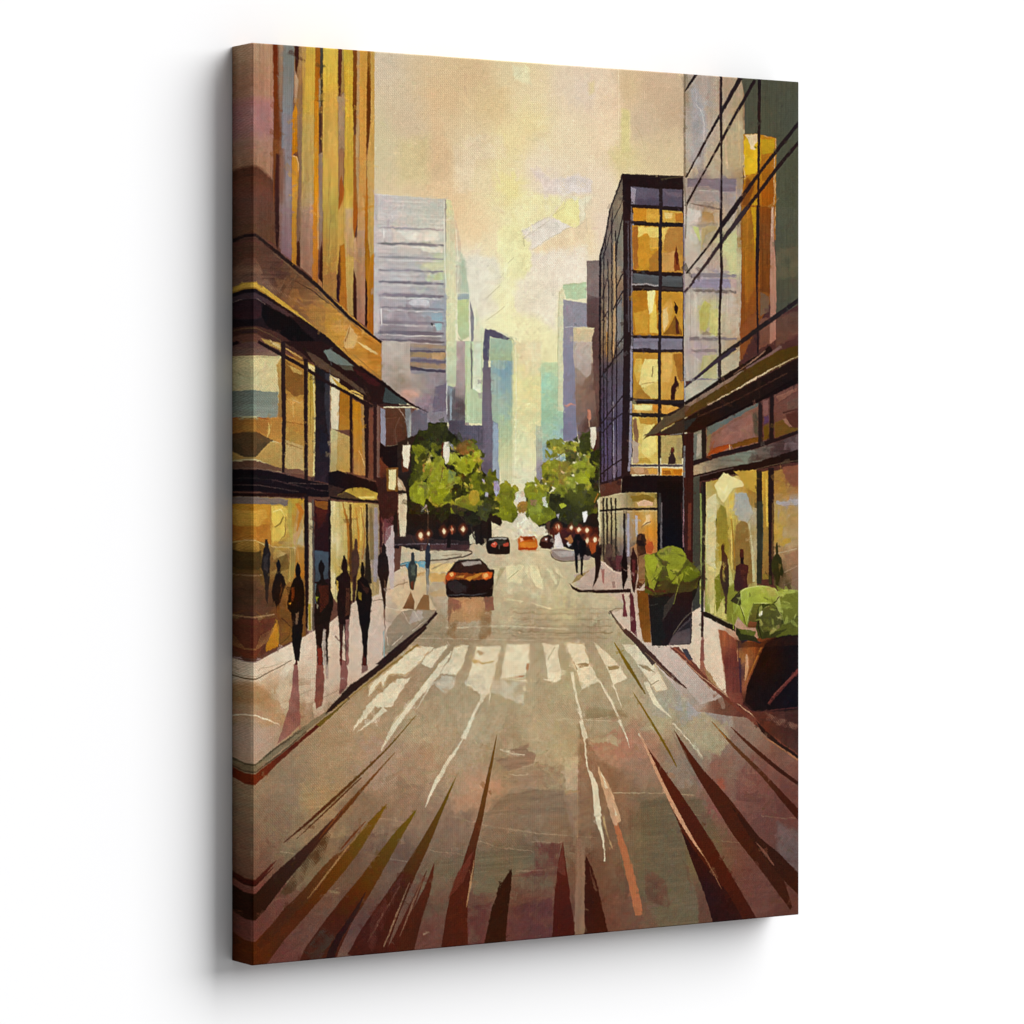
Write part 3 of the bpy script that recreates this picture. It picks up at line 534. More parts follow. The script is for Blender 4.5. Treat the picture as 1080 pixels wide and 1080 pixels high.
# upper fins
T('A1')
def vs(t, *a):
    for s, c1, c2, k in a: p(c1, s, c2=c2, **{**dict(d='v', v=.09, wob=.5), **k})
vs('', ('150,0 295,0 292,700 285,900 150,830', 'b4916a', 'ac7f68', {}), ('160,370 295,400 295,640 160,640', 'b08078', 'a87c70', dict(wob=3, soft=5)),
 ('230,150 295,100 295,330 180,330 165,300', 'bb976c', 'ae8468', dict(wob=4, soft=5, dry=.2)), ('160,640 292,650 285,900 240,860 160,820', 'a8826a', 'a07c5c', dict(wob=3, soft=4)),
 ('150,790 200,815 250,860 290,915 330,1100 150,1100', '5c3a2c', '6c4836', dict(wob=2, soft=2)), ('170,880 290,960 290,1080 170,1080', '7c4c38', '6f4638', dict(wob=3, soft=5, a=.6)),
 ('288,0 325,0 322,300 345,700 330,1100 292,1100 296,400', '6c2c12', '8a4c1e', {}), ('292,640 345,650 330,1100 300,1100', '8a5226', '6a3a20', dict(soft=1)), ('310,730 335,740 330,1100 302,1100 302,900', '4c2820', '381c1c', dict(soft=1)),
 ('323,0 362,0 352,500 340,640 325,400', 'a08c70', '8c6c58', dict(soft=2)), ('335,640 365,640 370,1100 330,1100', '8a6850', '806054', dict(soft=2)),
 ('356,0 428,0 425,250 418,420 412,700 345,700 350,400', '7c8880', '868c8c', dict(soft=1)), ('348,480 415,480 412,1100 355,1100 365,850', '8c8684', '9a8c86', dict(soft=2, dry=.1)),
 ('425,0 480,0 480,1100 452,1100 455,800 440,600 425,300', 'a08050', '8c6c54', {}), ('430,200 450,280 440,400 425,420', 'c9b28c', 'b0916c', dict(dry=.2)), ('455,100 480,100 480,300 455,300','b09060','a88050',dict(dry=.4)),
 ('426,40 455,45 452,150 436,230 430,200', '3c1c1c', '4a2418', {}), ('432,425 444,450 445,720 410,745 414,480', 'd8921c', 'c87c10', {}), ('410,745 445,750 456,800 452,920 445,1100 410,1100', 'd49428', 'd9a03c', {}),
 ('478,0 560,0 556,500 548,1100 470,1100 478,500', 'd6b440', 'c4a454', {}), ('480,480 552,480 548,1100 474,1100', 'c8aa50', 'bfa468', dict(dry=.25, soft=2)), ('470,50 500,60 490,400 478,400','bd9a5c','c9a44c',dict(dry=.3)),
 ('560,0 590,0 582,480 552,500', 'a8641c', 'bc7414', {}), ('552,400 580,400 580,1100 548,1100 550,700', 'd08a20', 'e09a1c', {}),
 ('588,60 608,60 606,480 588,480', '4c4a38', '3c3420', {}), ('578,260 590,250 592,480 580,480', 'a89c74', '8c7c5c', {}), ('580,450 606,420 606,700 595,740 582,600', '5c3c28', '4c2a1c', {}), ('580,740 605,720 600,1100 578,1100', '9c8462', '8f7a68', {}),
 ('607,0 702,0 700,500 705,1100 600,1100 606,500', 'dfbe44', 'cfae50', {}), ('610,350 700,300 700,640 690,900 608,720', 'd9b04c', 'd4aa4c', dict(soft=3)),
 ('702,50 728,55 725,250 708,380 700,300', '6c3420', '542818', {}), ('702,380 745,340 745,720 705,740', 'b09a74', 'b08c60', dict(soft=1, dry=.1)), ('728,60 745,60 740,340 720,360','bca04c','b0904c',{}),
 ('735,60 798,60 800,1100 735,1100 745,500', 'd9b83a', 'd2ae44', {}), ('705,700 740,700 735,900 704,1000', 'a87850', 'b08850', dict(soft=1)), ('712,900 722,870 740,960 735,1100 704,1100', 'a85c24', 'b0581c', {}),
 ('796,60 826,60 822,400 808,620 794,450', '8a4c14', '6c3c14', {}), ('798,620 830,600 828,1100 796,1100', '9c6424', 'a05c24', {}),
 ('822,60 842,60 835,700 832,1100 820,1100 812,700 818,500', 'bf9c64', 'b8a06c', {}), ('838,60 890,60 885,300 880,1100 832,1100 836,700', 'd4a040', 'd09c50', dict(v=.06)),
 ('888,60 902,60 910,300 905,560 885,700 880,740 882,400', 'a87420', '5c3010', {}), ('892,160 902,240 905,420 898,560 885,690 885,300','6c3808','58300f',{}),
 ('902,60 932,60 930,1100 880,1100 885,760 905,560 910,300', 'cfa448', 'c4a460', {}), ('880,900 886,880 888,1100 878,1100', 'b06c1c', 'a8601c', {}))
l('e9c088','412,745 440,755 452,800 448,850',[3,5,4,2],wob=.8); l('8a6c3c','650,870 652,1080',2.5,a=.7,wob=1.5); l('a87c50','505,830 515,910',3,dry=.2,a=.7)
T('B1')
FADE[0] = (198, 222)
vs('', ('150,0 305,0 310,350 150,260', '6c4838', '68462e', dict(v=.06)), ('300,0 332,0 328,300 318,380 305,330', '3c2420', '2c1614', {}), ('330,0 365,0 380,380 330,370', '846c5c', '7c5c54', {}),
 ('362,0 412,0 412,450 340,400 345,200', '94867e', '806468', dict(soft=1.5)), ('410,0 442,0 440,480 408,460', 'd09c38', 'b8802c', {}), ('440,60 470,10 468,480 440,470', '8c6c4c', '7a5a48', {}), ('440,340 458,300 464,420 460,490 438,470', '4a2c1c', '34180f', {}),
 ('465,0 548,0 542,560 462,490 465,200', 'c2a878', '9c765c', dict(dry=0)), ('470,120 545,100 540,540 466,470', 'b09074', '98725a', dict(dry=.2, soft=2)),
 ('546,0 582,0 578,350 572,610 538,570', 'dc9420', 'b87430', {}), ('570,0 582,0 582,380 572,380', 'e0b060', 'c9a468', dict(a=.7)), ('582,0 606,0 602,400 585,400', '9c8868', '8c705c', {}), ('588,380 598,330 606,500 604,620 580,600', '4a2420', '30140c', {}), ('575,560 600,590 604,640 575,610', 'b07c48', 'a87440', {}),
 ('606,0 705,0 705,350 690,520 692,700 604,620', 'c9b048', 'a87840', {}), ('606,540 690,520 692,700 606,640','a87840','b08038',dict(dry=.2)), ('640,0 700,0 690,300 640,480','c4b04c','bda050',dict(soft=3)),
 ('705,0 740,0 728,100 712,160 702,120', 'b0641c', 'a86020', {}), ('705,130 735,60 740,340 720,500 690,540','cda850','c49c44',{}), ('700,480 715,350 730,600 715,720 692,690', '7c4c20', '4c2c24', {}), ('694,560 706,500 712,720 692,690', '3a1c18', '30141c', {}),
 ('735,0 798,0 805,350 800,800 755,780 740,500', 'd4b850', 'bf9c54', {}), ('745,120 795,120 800,420 750,420','c2a874','bc9460',dict(dry=.3,soft=2)), ('715,360 742,340 750,500 760,780 705,730 720,560', 'b87820', 'b06c20', {}),
 ('796,0 828,0 826,180 806,310 795,240', 'a0601c', 'a05018', {}), ('800,310 818,300 822,500 815,700 800,560', 'c4a070', 'b0885c', {}), ('800,500 815,560 818,820 797,810 795,640', '4c2010', '32140c', {}),
 ('826,0 875,0 872,860 822,830 818,400 826,200', 'cfa860', 'a8765c', {}), ('822,260 872,260 870,420 825,440','b8946c','b08c64',dict(dry=.3)), ('868,0 890,0 890,300 872,440', 'b8741c', 'a8661c', {}), ('870,420 888,300 905,440 900,700 874,640', 'a86c14', 'b87818', {}), ('874,560 885,600 888,860 872,860', '3c1c10', '24100c', {}),
 ('890,0 928,0 926,400 905,440 888,300', 'cdac5c', 'c0a050', {}), ('905,430 928,400 925,940 885,880 890,600', 'c4841c', 'a86018', {}))
l('7a6a44','650,60 655,150 640,420',2.5,a=.7,wob=1.5)
FADE[0] = None
# cornice band
K('painted_cornice', parent=LB)
T('B1')
f('150,262 560,590 975,965 978,1340 800,1085 450,800 160,600',[(180,320,'5a3c34'),(200,430,'5c4038'),(300,480,'503430'),(300,620,'7c5a48'),(230,580,'8a6858'),(380,540,'5f4234'),(400,650,'74503c'),(450,720,'8a6040'),(500,600,'74503a'),(560,660,'946844'),(600,720,'a87440'),
 (560,780,'b07c3c'),(700,780,'c4893a'),(680,900,'c48c34'),(740,860,'cc9440'),(800,920,'d0a05c'),(860,940,'b8762a'),(940,1000,'c07c2c'),(850,1060,'cf9440'),(940,1100,'bd7c30'),(960,1250,'b0803c')],fd=10,v=.12,wob=.6,d='h')
l('9a7a60','330,640 370,560',4,dry=.2,a=.6); l('8c6a50','360,640 440,540',5,dry=.3,a=.6); l('a88468','250,600 500,740',20,8,dry=.5,a=.5)
p('d8b070','770,850 825,930 800,1000 740,1000 735,960',wob=1.2); l('8a5020','745,960 775,870',4,wob=1); l('7c4c20','735,1000 760,1020',4,wob=2); l('e0c080','820,960 880,1000 960,1040',[4,20,8],wob=1.5,dry=.15); l('a05c1c','860,930 960,990',5,a=.7); l('d8a44c','590,800 600,830',4)
l('2a1c1c','150,262 300,385 560,600 760,800 975,968',[14,22,22,20,12],wob=.6,v=.1); l('7a5c44','300,405 480,560 640,710 850,895',[3,7,7,4],wob=.8); l('3c2820','430,580 540,640 640,720',[2,6,3],wob=.6)
p('a87c30','20,600 160,575 190,590 450,780 430,800 160,612 20,635',wob=.5,v=.06); l('d0a444','160,590 230,630 440,790 600,920 730,1010',[22,26,24,14,4],wob=.6,v=.06); l('e6c48c','330,725 450,800',3,wob=.8)
T('C1'); l('8a6a3c','800,85 975,235',4,a=.8); l('a47c50','975,10 975,240',4)
# dark soffit
K('painted_canopy', parent=LB)
T('B1')
p('261618','20,640 160,612 450,800 620,920 800,1085 960,1230 1070,1300 1075,1360 985,1360 930,1360 600,1100 430,1000 300,900 160,860 20,900',wob=.5,v=.15)
p('4c3438','160,640 330,740 420,800 380,800 210,700 170,690',wob=1,v=.1); p('3a2024','165,690 210,700 215,810 165,820',wob=1.5); p('4a2c24','160,855 300,895 470,1000 560,1090 470,1090 330,985 160,900',wob=.8,v=.12); p('130c0e','225,725 400,810 560,960 610,1010 590,1060 480,1000 250,860 215,790',wob=1.2)
l('8c7468','190,690 240,725',3); l('6c5034','170,870 300,930 400,1000',4,dry=.2)
T('C1')
p('2c1614','560,150 480,80 360,0 620,0 800,140 985,250 1080,330 1080,345 1000,345 970,395 930,400 800,330',wob=.6,v=.1); p('4a1c1c','780,170 900,210 985,260 960,290 900,270',wob=2,a=.7,dry=.1)
p('5c4434','500,60 560,85 700,190 860,300 880,340 700,225 560,150',wob=1,v=.12); p('74807a','610,60 650,50 770,130 800,160 700,150 640,110',wob=1.2,v=.08); p('585044','700,150 790,160 800,190 740,180',wob=1)
p('34484a','1000,290 1085,345 1085,400 985,385',wob=.6,v=.08); p('281a1a','985,385 1085,395 1085,410 965,400')
T('C2'); p('34484a','160,300 205,320 300,385 290,400 145,380',wob=.6); l('201012','0,160 100,235 200,310 320,395 430,448',[16,18,16,16,2],wob=.5); l('8a5c3c','0,150 60,190 135,245',4); p('3a2020','100,395 300,400 345,410 130,412',wob=.4)
p('5a3c30','160,420 315,420 300,640 160,665',wob=1,v=.15,c2='4c302c'); p('8c8ca0','130,418 160,430 162,665 130,640',wob=.8); p('8a94a0','285,420 320,420 318,650 298,600 290,500',wob=.8,a=.8); l('c4b0a0','248,425 295,500',4,2); l('7c5a48','160,490 230,480',3)
l('74544a','230,640 220,560 250,480',5,dry=.2)
p('1c1012','125,640 165,665 300,640 330,660 270,660 265,800 180,800 125,780',wob=1); p('7a4028','125,740 180,790 170,880 125,880',wob=2,c2='4c241c')
# upper shop windows
def win(parent, label=None): K('painted_window', parent=parent, label=label)
T('C1')
win(LB)
p('6a4a48','155,0 210,0 345,85 345,95 155,85',wob=.5,c2='8a6a58'); p('b08a48','215,-20 340,10 340,60 240,10',wob=1); p('cdb074','270,-10 335,20 335,45 290,20',wob=1)
f('160,88 345,95 345,830 300,820 160,798',[(200,120,'dccb94'),(300,120,'d4c48e'),(200,280,'d6c692'),(290,300,'d6c692')],fd=3,v=.05)
l('a89468','180,100 330,105',6,dry=.3,wob=2); l('8a7a50','190,210 215,180',3); p('7c8478','163,305 240,320 320,318 322,480 260,490 163,470',wob=1.2,v=.06,d='h',c2='8c9288'); p('c09850','310,150 345,100 345,490 318,480 325,300',wob=1.5,c2='8c6a40')
p('b8803c','163,485 345,480 346,640 300,630 163,570',wob=1,v=.06,c2='c08a44'); p('a06c34','180,490 270,500 250,590 180,575',wob=2,a=.7); l('d0ac60','260,510 268,560 250,620',[3,12,3],c=1); l('8a3c1c','190,480 260,492',6,dry=.2)
p('644a30','163,565 290,620 200,720 163,740',wob=1.2,v=.1); p('54422c','190,650 285,628 175,745',wob=1); p('c09c58','172,738 275,632 346,640 348,810 300,790',wob=1,v=.07,c2='b08a4c'); p('6a4838','160,745 345,800 346,825 160,800',wob=1.2)
win(LB)
p('b07c38','368,80 490,130 490,840 365,825',wob=.5,v=.08,c2='b8924c'); p('8a5c28','370,120 485,220 485,340 420,350 370,300',wob=2,c2='84582c'); p('c4a058','385,150 470,190 480,215 420,200',wob=1.5); p('c89a50','375,360 420,350 480,380 480,600 375,540',wob=1.5,c2='b8803c'); l('8c5420','380,510 480,525',4); l('e0b870','415,360 420,480',3,dry=.2); l('d0b078','420,370 460,390 480,375',4)
p('c4a468','370,620 480,660 485,820 370,800',wob=1,v=.06); l('8a6438','375,645 475,680',4); p('7a5444','365,800 485,815 490,840 365,828',wob=1.5); p('8f6030','365,40 480,100 480,120 440,110',wob=1); l('d8b068','370,45 470,105',5)
win(LB)
p('c4a43c','510,130 558,160 560,860 508,850',wob=.5,c2='c0945c',v=.08,d='v'); l('e0ce8c','545,180 555,500 548,850',[10,6,12],dry=.1); p('e0c88c','515,140 555,165 555,200 512,175',wob=1); l('8c6c24','530,200 525,600',5,dry=.2)
K(LB)
p('1a1a1e','555,150 650,210 650,900 552,880 560,500',wob=.6,v=.15,c2='34242a'); p('34343c','620,200 650,210 648,600 630,560 615,400',wob=1); p('20263a','590,560 640,590 640,700 590,720',wob=3,a=.5); l('6a6464','648,180 648,880',4)
win(LB)
p('dccfa8','652,210 712,240 706,560 655,550',wob=1.2,v=.08,c2='e0d4b4',rim=('a88c54',1)); p('c8bb88','655,550 705,570 690,850 650,820',wob=1,c2='b89c60'); p('b0701c','712,300 775,320 778,560 706,560',wob=.8,c2='b0782c'); p('bc9c60','700,570 775,600 778,830 690,820',wob=1,c2='b8924c'); p('c49c40','660,220 800,330 775,330 712,300',wob=1); l('e2b45c','765,320 800,315 860,345',[8,14,4],c=1); p('dcb468','775,320 860,350 860,370 790,345')
win(LB)
p('c4821c','792,365 868,405 885,850 800,840',wob=.6,c2='b0824c',v=.08,d='v'); p('ac8454','845,390 868,405 875,840 860,820',wob=1.5); l('e0b878','835,690 870,780 885,850',[3,6,3],wob=1)
K('painted_mullion', parent=LB)
l('261618','195,0 345,85 490,165 600,240 750,320 880,395 920,410',[18,24,22,20,20,20,18],wob=.4); l('2c1c1c','355,0 355,300 360,500 355,830',[24,28,26,16],wob=.5); l('281818','498,110 496,500 500,880',[26,22,22],wob=.5); l('58443c','508,130 508,850',4); l('2a1814','783,340 783,560 785,830',[18,18,14],wob=.5,dry=0)
l('2a1616','880,380 882,860',[34,16],wob=.5); l('7c4838','908,430 912,870',24,20,wob=.6); l('301a1c','935,380 935,880',22,wob=.4); l('7a5c54','955,410 955,880',14,wob=.4)
# beam between storeys
K('painted_beam', parent=LB)
p('1c1014','155,805 260,815 480,870 640,905 640,830 700,815 1000,910 1010,960 720,965 650,985 480,980 300,960 155,945 20,945 20,800',wob=.6,v=.15)
l('4c3434','165,860 300,880 480,920 640,950',6,dry=.2,wob=1); l('5c4640','170,905 300,925 450,950',4,dry=.2); l('7c6058','20,803 160,795 300,825 400,840',3,a=.7); l('8a6a5c','390,895 640,905',3,a=.8); p('3c2824','640,905 740,930 690,980 645,985',wob=1)
p('b0903c','700,975 775,925 870,925 950,960 945,1000 860,1005',wob=1.2,v=.1,c2='c8aa4c'); l('dccc74','830,990 930,985',12,dry=.1); p('54402c','690,985 740,950 800,975 850,1005',wob=1); l('1c1214','650,988 850,1008 1080,1025',[14,14,18],wob=.4)
# ground floor
T('D1')
K(LB)
p('5a3a2c','155,0 480,20 480,40 160,25',wob=.5)
win(LB, 'large painted shop window glowing orange')
f('155,20 490,35 498,900 410,935 165,1050',[(200,45,'6a5a54'),(330,50,'7c6c64'),(200,100,'cf9a34'),(220,200,'c8883a'),(240,290,'c08a3c'),(300,100,'deb84c'),(330,200,'dcb44c'),(320,290,'c4983c'),(400,80,'c8a838'),(400,200,'bfa04c'),(400,320,'c4a86c'),(460,60,'c8902c'),(450,180,'b87c2c'),(460,260,'c8a068'),
 (200,350,'8a6428'),(200,480,'64441c'),(300,430,'7a5028'),(350,360,'a07c48'),(400,430,'a88848'),(400,520,'a08048'),(450,380,'bf8434'),(470,480,'b87828'),(200,600,'64402c'),(250,700,'5c3a2c'),(370,620,'80542a'),(350,760,'6c4420'),(380,860,'8a5c24'),(440,800,'6c4420'),(200,850,'5c342a'),(250,880,'704030'),(200,950,'582c24')],fd=8,v=.08,wob=.5)
p('7c6a62','160,22 385,40 385,78 160,70',wob=1,d='h'); p('cd9030','165,72 270,76 278,330 240,310 170,295',wob=1.5,v=.06,c2='bf7c30'); p('e0bc54','272,80 330,72 385,85 372,265 340,300 280,310',wob=1.5,rim=('b88c3c',1)); l('5c4418','355,150 335,195 300,215',[3,6,3]); p('b8904c','440,100 485,60 485,180 430,330 410,300',wob=1.5,c2='c9a070'); l('c47828','445,60 470,120 440,240',[30,34,6],wob=1.5)
l('b8a44c','400,50 395,200 420,340',[20,26,6],dry=.2); l('dcc48c','230,320 330,342 440,345',4,wob=1.5); l('e0c478','170,290 240,330',4); p('c4ac80','440,320 485,190 485,330',wob=1.5)
p('b8833c','440,345 490,345 490,540 425,520',wob=1.5,c2='b06c20'); p('a08444','400,345 428,350 420,560 380,560',dry=.2,wob=2); l('c49a74','165,520 220,515',6,dry=.2); l('b8946c','175,785 300,765',5,dry=.15); l('a07050','160,790 220,780',8,dry=.3)
p('c98c2c','245,955 320,800 325,965 250,1005',wob=1.5,c2='b8741c'); p('6c3826','170,800 310,790 250,930 180,1045 165,1045',wob=1.5,v=.2)
for k in range(8): l('a87848',f'{175+k*10},{1000-k*8} {215+k*13},{900-k*8}',3,1,dry=.1)
l('7c5424','330,960 395,900 410,840',10,dry=.2); l('52381c','320,1005 330,960 400,900',[3,5,3]); l('3c2418','345,790 410,850',5); l('c8942c','310,800 324,830 324,950',4)
p('2c1410','155,0 500,0 500,25 155,18',wob=.4)
p('d8a848','175,110 240,100 250,150 200,220 178,200',wob=2,dry=.2,a=.7); p('b06c24','180,210 260,190 255,290 200,280',wob=2,dry=.25,a=.7); l('a86c2c','270,80 274,330',4,wob=1); l('f0dc88','290,120 340,100 360,140',[3,10,3],dry=.1,wob=1.5); l('8a6030','370,150 368,260 330,300',[3,6,3],wob=1.5)
p('6a4c20','300,420 380,380 395,470 330,500',wob=2,dry=.2,a=.7); p('4a3418','165,370 215,360 230,470 170,480',wob=2,dry=.15,a=.8); p('543824','170,600 300,640 310,720 180,700',wob=3,dry=.3,a=.7); l('c09850','400,360 396,560',6,dry=.3,wob=1.5); l('d8b468','445,350 450,420',5,dry=.2)
K('painted_mullion', parent=LB)
l('221416','500,10 500,400 505,850',[24,26,14],wob=.4); l('c0ae84','525,60 530,400 525,870',[22,22,30],wob=.8,dry=.05); l('5c5048','542,40 548,500 545,870',[10,14,10],wob=.5); l('a08a30','520,700 525,865',14,dry=.1); l('6c3018','560,60 556,250',14)
K('painted_door', parent=LB)
p('34161a','552,38 645,50 645,880 552,860',wob=.5,c2='241418'); p('8a5020','555,45 640,55 630,110 560,80',wob=1.5); p('5c2418','560,90 630,110 630,180 570,230',wob=2,c2='3a1618'); p('44586a','556,360 640,370 640,540 556,560',wob=1,v=.1,c2='3a4650'); p('506068','553,570 575,570 570,700 553,700')
K('painted_mullion', parent=LB); l('1c1214','648,40 650,560 645,640',[18,14,6],wob=.4)
win(LB, 'painted shop window with long golden stripes')
f('655,50 965,70 960,640 700,700 655,640',[(670,100,'ddcfa4'),(670,300,'e0d0a4'),(670,550,'e0cf9c'),(720,100,'c9ae5c'),(720,300,'c4aa58'),(740,500,'c0a048'),(820,120,'c8a044'),(820,300,'c49a40'),(840,500,'b08c3c'),(900,150,'a08c64'),(910,400,'8a7458'),(940,200,'9c8c8a'),(940,450,'a8989a')],fd=4,v=.1,d='v')
l('a86c28','730,60 765,200 770,450',[6,20,14],wob=.6); l('5c3c1c','780,70 780,250 790,560',[12,16,30],wob=.8,dry=.05); l('c08030','815,90 830,250 830,450',[6,12,4]); l('d8b860','850,80 845,300',20,10); l('a8743c','845,90 870,250 855,420',[6,8,10],wob=.8); l('2a2018','882,70 885,300 890,570',[14,14,50],wob=.6); l('86704c','905,90 920,420',18,30,dry=.1); l('a09498','940,90 942,330 935,560',[20,26,20],wob=.6); l('6c4430','965,80 968,330',12)
K('painted_shopfront', parent=LB, label='dark red painted wall at the end of the shopfront')
p('3c1e20','965,-60 1085,-60 1085,350 965,340',wob=.6,v=.15); p('6a3434','975,120 1060,140 1050,220 985,300',wob=2,dry=.15); p('c0aca6','1005,215 1055,215 1055,500 1010,520 990,330',wob=1.5,v=.08); p('201416','1052,150 1085,130 1085,350 1060,345',wob=1)
l('8a5c54','990,180 985,330',10,dry=.2)
T('D2'); p('3a2020','100,-100 240,-100 240,310 215,320 215,200 150,180 120,100',wob=.8,v=.15); p('c0aaa4','165,215 215,200 215,600 190,600 160,330',wob=1.5,c2='c4b4ae'); p('74404a','150,160 210,150 190,260 150,330',wob=2,dry=.3,a=.7)

# ---------------------------------------------------------------- dark framed block in the middle right
MB = K('painted_office_block', label='dark framed painted office block with lit orange rooms')
T('B3')
p('241618','700,-98 1090,-85 1090,1700 690,1690 700,0',wob=.3)
K('painted_side_facade', parent=MB)
f('702,-95 705,0 708,1500 690,1860 555,1900 553,430 620,130',[(690,0,'7c6c60'),(670,130,'94826c'),(690,200,'8a8474'),(640,260,'8a6c64'),(660,330,'9a8e78'),(690,330,'84847c'),(600,400,'6a5a5c'),(575,440,'74706a'),(620,450,'8a7068'),(650,500,'c9a478'),(690,500,'77787a'),(575,600,'8a705c'),(610,600,'7c6c64'),(640,600,'b88c60'),(690,650,'8c6c5c'),(690,800,'6c7478'),
 (575,800,'8a6e58'),(610,800,'a0825c'),(640,850,'c49a6c'),(690,900,'74787c'),(580,1000,'7c6450'),(620,1000,'8f6f4c'),(690,1020,'5c5a64'),(600,1150,'54485c'),(660,1150,'5c5468'),(600,1300,'4c405a'),(670,1300,'68607c'),(610,1500,'483e60'),(680,1500,'5c5478'),(620,1700,'4c4270'),(680,1700,'6c6480'),(600,1850,'54486c')],fd=3,v=.1,d='v',wob=.4)
l('c8a070','645,330 650,700 640,1080',[10,12,10],dry=.1); l('8a6cb0','590,1400 595,1700',3,a=.5); l('b49c8c','605,480 600,900',6,dry=.2); l('c08c4c','600,900 600,1060',8,dry=.2)
l('ccc4cc','640,1340 645,1820',4,a=.8); l('9c8cc0','668,1450 665,1780',3,a=.7); l('a8a0b8','605,1440 600,1780',2.5,a=.7)
l('8a8a90','680,700 675,1000',30,20,dry=.1,a=.7); l('4a5468','690,640 690,720',10,a=.5)
for s,w in (('700,-95 660,20 620,130 590,300 555,430',11),('558,430 556,900 560,1900',14),('580,400 578,900 582,1850',7),('605,440 610,700 600,1300 605,1850',7),('630,200 632,700 634,1850',8),('655,260 660,700 662,1860',8),('640,120 632,200',7),
  ('705,150 665,330 660,420',7),('704,60 640,200',4),('640,200 600,360 570,440',4),('700,530 660,620',8),('704,640 660,715 640,760',8),('690,690 655,750',5),('704,930 660,1000 640,1080 590,1140',8),('704,1010 640,1080 562,1190',8),('704,1300 640,1380 565,1480',8),('704,1410 650,1450 570,1540',7),('704,1700 640,1740 565,1800',9),('600,560 570,690',5),('610,760 570,830',5),('595,300 585,420',6)):
    l('241a20',s,w,wob=.7)
K('painted_column', parent=MB)
p('2a1a1e','700,-92 752,-85 755,500 755,1815 690,1830 705,1000 703,300',wob=.5,v=.15); l('58505c','735,200 738,900',8,dry=.3); l('7c7480','752,0 758,600 755,1300 745,1700',[6,10,9,20],wob=.6); l('4a4450','715,205 740,205',14,a=.7); l('4a4450','720,520 745,525',24,a=.6,dry=.1)
l('8c8898','765,150 768,500',12,dry=.1); l('6c5c68','765,640 768,900',10,dry=.1)
T('C3'); l('9a94a8','755,30 752,360 750,700 740,820',[16,12,14,20],wob=.6,dry=.05)
T('A3')
K('painted_roof_edge', parent=MB); p('20141a','698,740 800,750 850,765 960,752 1090,760 1340,700 1340,770 1100,825 760,812 750,1000 700,900',wob=.7,v=.15); p('4a4438','860,765 960,755 1090,762 1090,780 980,780',wob=1,dry=.1)
T('A4'); p('20141a','0,700 240,698 245,770 0,765',wob=.7,v=.12); l('4c4030','100,715 170,705 230,700',8,dry=.15)
def room(t, q, seq, label=None):
    K('painted_window', parent=MB, label=label); T(t)
    p(seq[0], q, wob=.5, v=.08)
    for s in seq[1:]: p(s[0], s[1], **{**dict(wob=1.3, v=.07), **(s[2] if len(s) > 2 else {})})
room('A3','752,820 935,838 935,940 755,935',['625c76',('9a90a0','755,825 785,840 775,930 755,935'),('544c68','790,900 930,890 930,940 790,938')])
room('A3','950,838 1090,845 1090,965 952,952',['5e5874',('746a80','960,850 1090,860 1090,900 1000,890'),('443c58','990,900 1060,905 1080,930 960,930',dict(dry=.3))])
room('A4','110,775 248,782 248,885 110,875',['5c5670',('6c6278','120,790 240,800 240,830 150,820')])
room('B3','765,115 935,125 935,205 765,200',['c88a2c',('d8922c','765,120 855,125 855,200 768,195'),('dcc05c','860,128 930,130 930,160 860,165'),('d8a840','860,165 930,150 925,200 860,200')])
room('B3','950,130 1090,140 1090,210 950,205',['d8b450',('d49a34','955,170 1080,165 1085,205 960,200'),('e0c878','960,140 1060,145 1060,160 960,165',dict(dry=.2))])
room('B3','760,225 935,235 930,515 765,510',['c88c2c',('ecd070','795,230 930,240 930,310 800,300'),('a8682c','765,235 795,230 800,500 768,505'),('cf9430','800,330 830,285 860,280 870,330 862,470 830,510 800,500',dict(c=1)),('e0a83c','870,300 928,310 928,380 872,380',dict(rim=('b8883c',1.2))),('d8a848','870,300 928,302 928,360 870,365'),('b07830','865,440 900,400 930,380 930,515 870,515')])
room('B3','948,235 1090,245 1090,525 948,518',['e0b84c',('ddaa4c','960,290 1000,250 1090,240 1090,500 955,510'),('c48c3c','965,260 1060,250 1065,330 1055,410 960,400',dict(a=.8)),('d0a058','950,420 1030,400 1030,515 950,512'),('9c5424','1020,450 1040,370 1055,400 1060,520 1020,520'),('7c2c18','1035,350 1045,390 1055,380 1058,450 1040,480'),('e8d890','1060,260 1090,260 1090,400 1070,350',dict(a=.7))])
K('painted_floor_band', parent=MB); T('B3')
p('5c6470','765,530 930,545 1090,550 1090,618 930,612 765,590',wob=.7,v=.1,d='h',c2='4c5258'); l('a8a0a0','760,600 850,598 925,606',10,dry=.1,wob=1); l('281a1c','755,512 930,530 1090,530',[10,12,14]); l('3c3030','760,615 840,622 1090,632',[3,14,16],wob=1)
room('B3','762,640 925,640 925,925 765,925',['c08428',('b87c24','765,650 850,640 860,780 840,920 770,920',dict(dry=0)),('cf9a38','770,780 860,760 860,900 780,915'),('f0e290','852,640 905,640 900,720 870,780 860,740'),('e6c458','865,780 910,700 920,910 870,905'),('f0e2a0','870,640 895,640 890,760 865,790')])
room('B3','945,645 1090,650 1090,930 945,925',['d09c38',('dca848','950,660 1020,645 1030,720 1000,760 950,740'),('ecc470','950,760 975,750 1010,820 960,870'),('9c6020','1030,840 1060,780 1090,820 1090,930 960,925'),('b8803c','960,910 1000,860 1030,840 1025,925'),('dcb058','990,650 1060,650 1050,700 1030,680'),('2a1410','1030,700 1055,740 1050,780 1030,800 1035,760'),('4a2014','1030,790 1055,830 1060,920 1035,920')])
K('painted_floor_band', parent=MB)
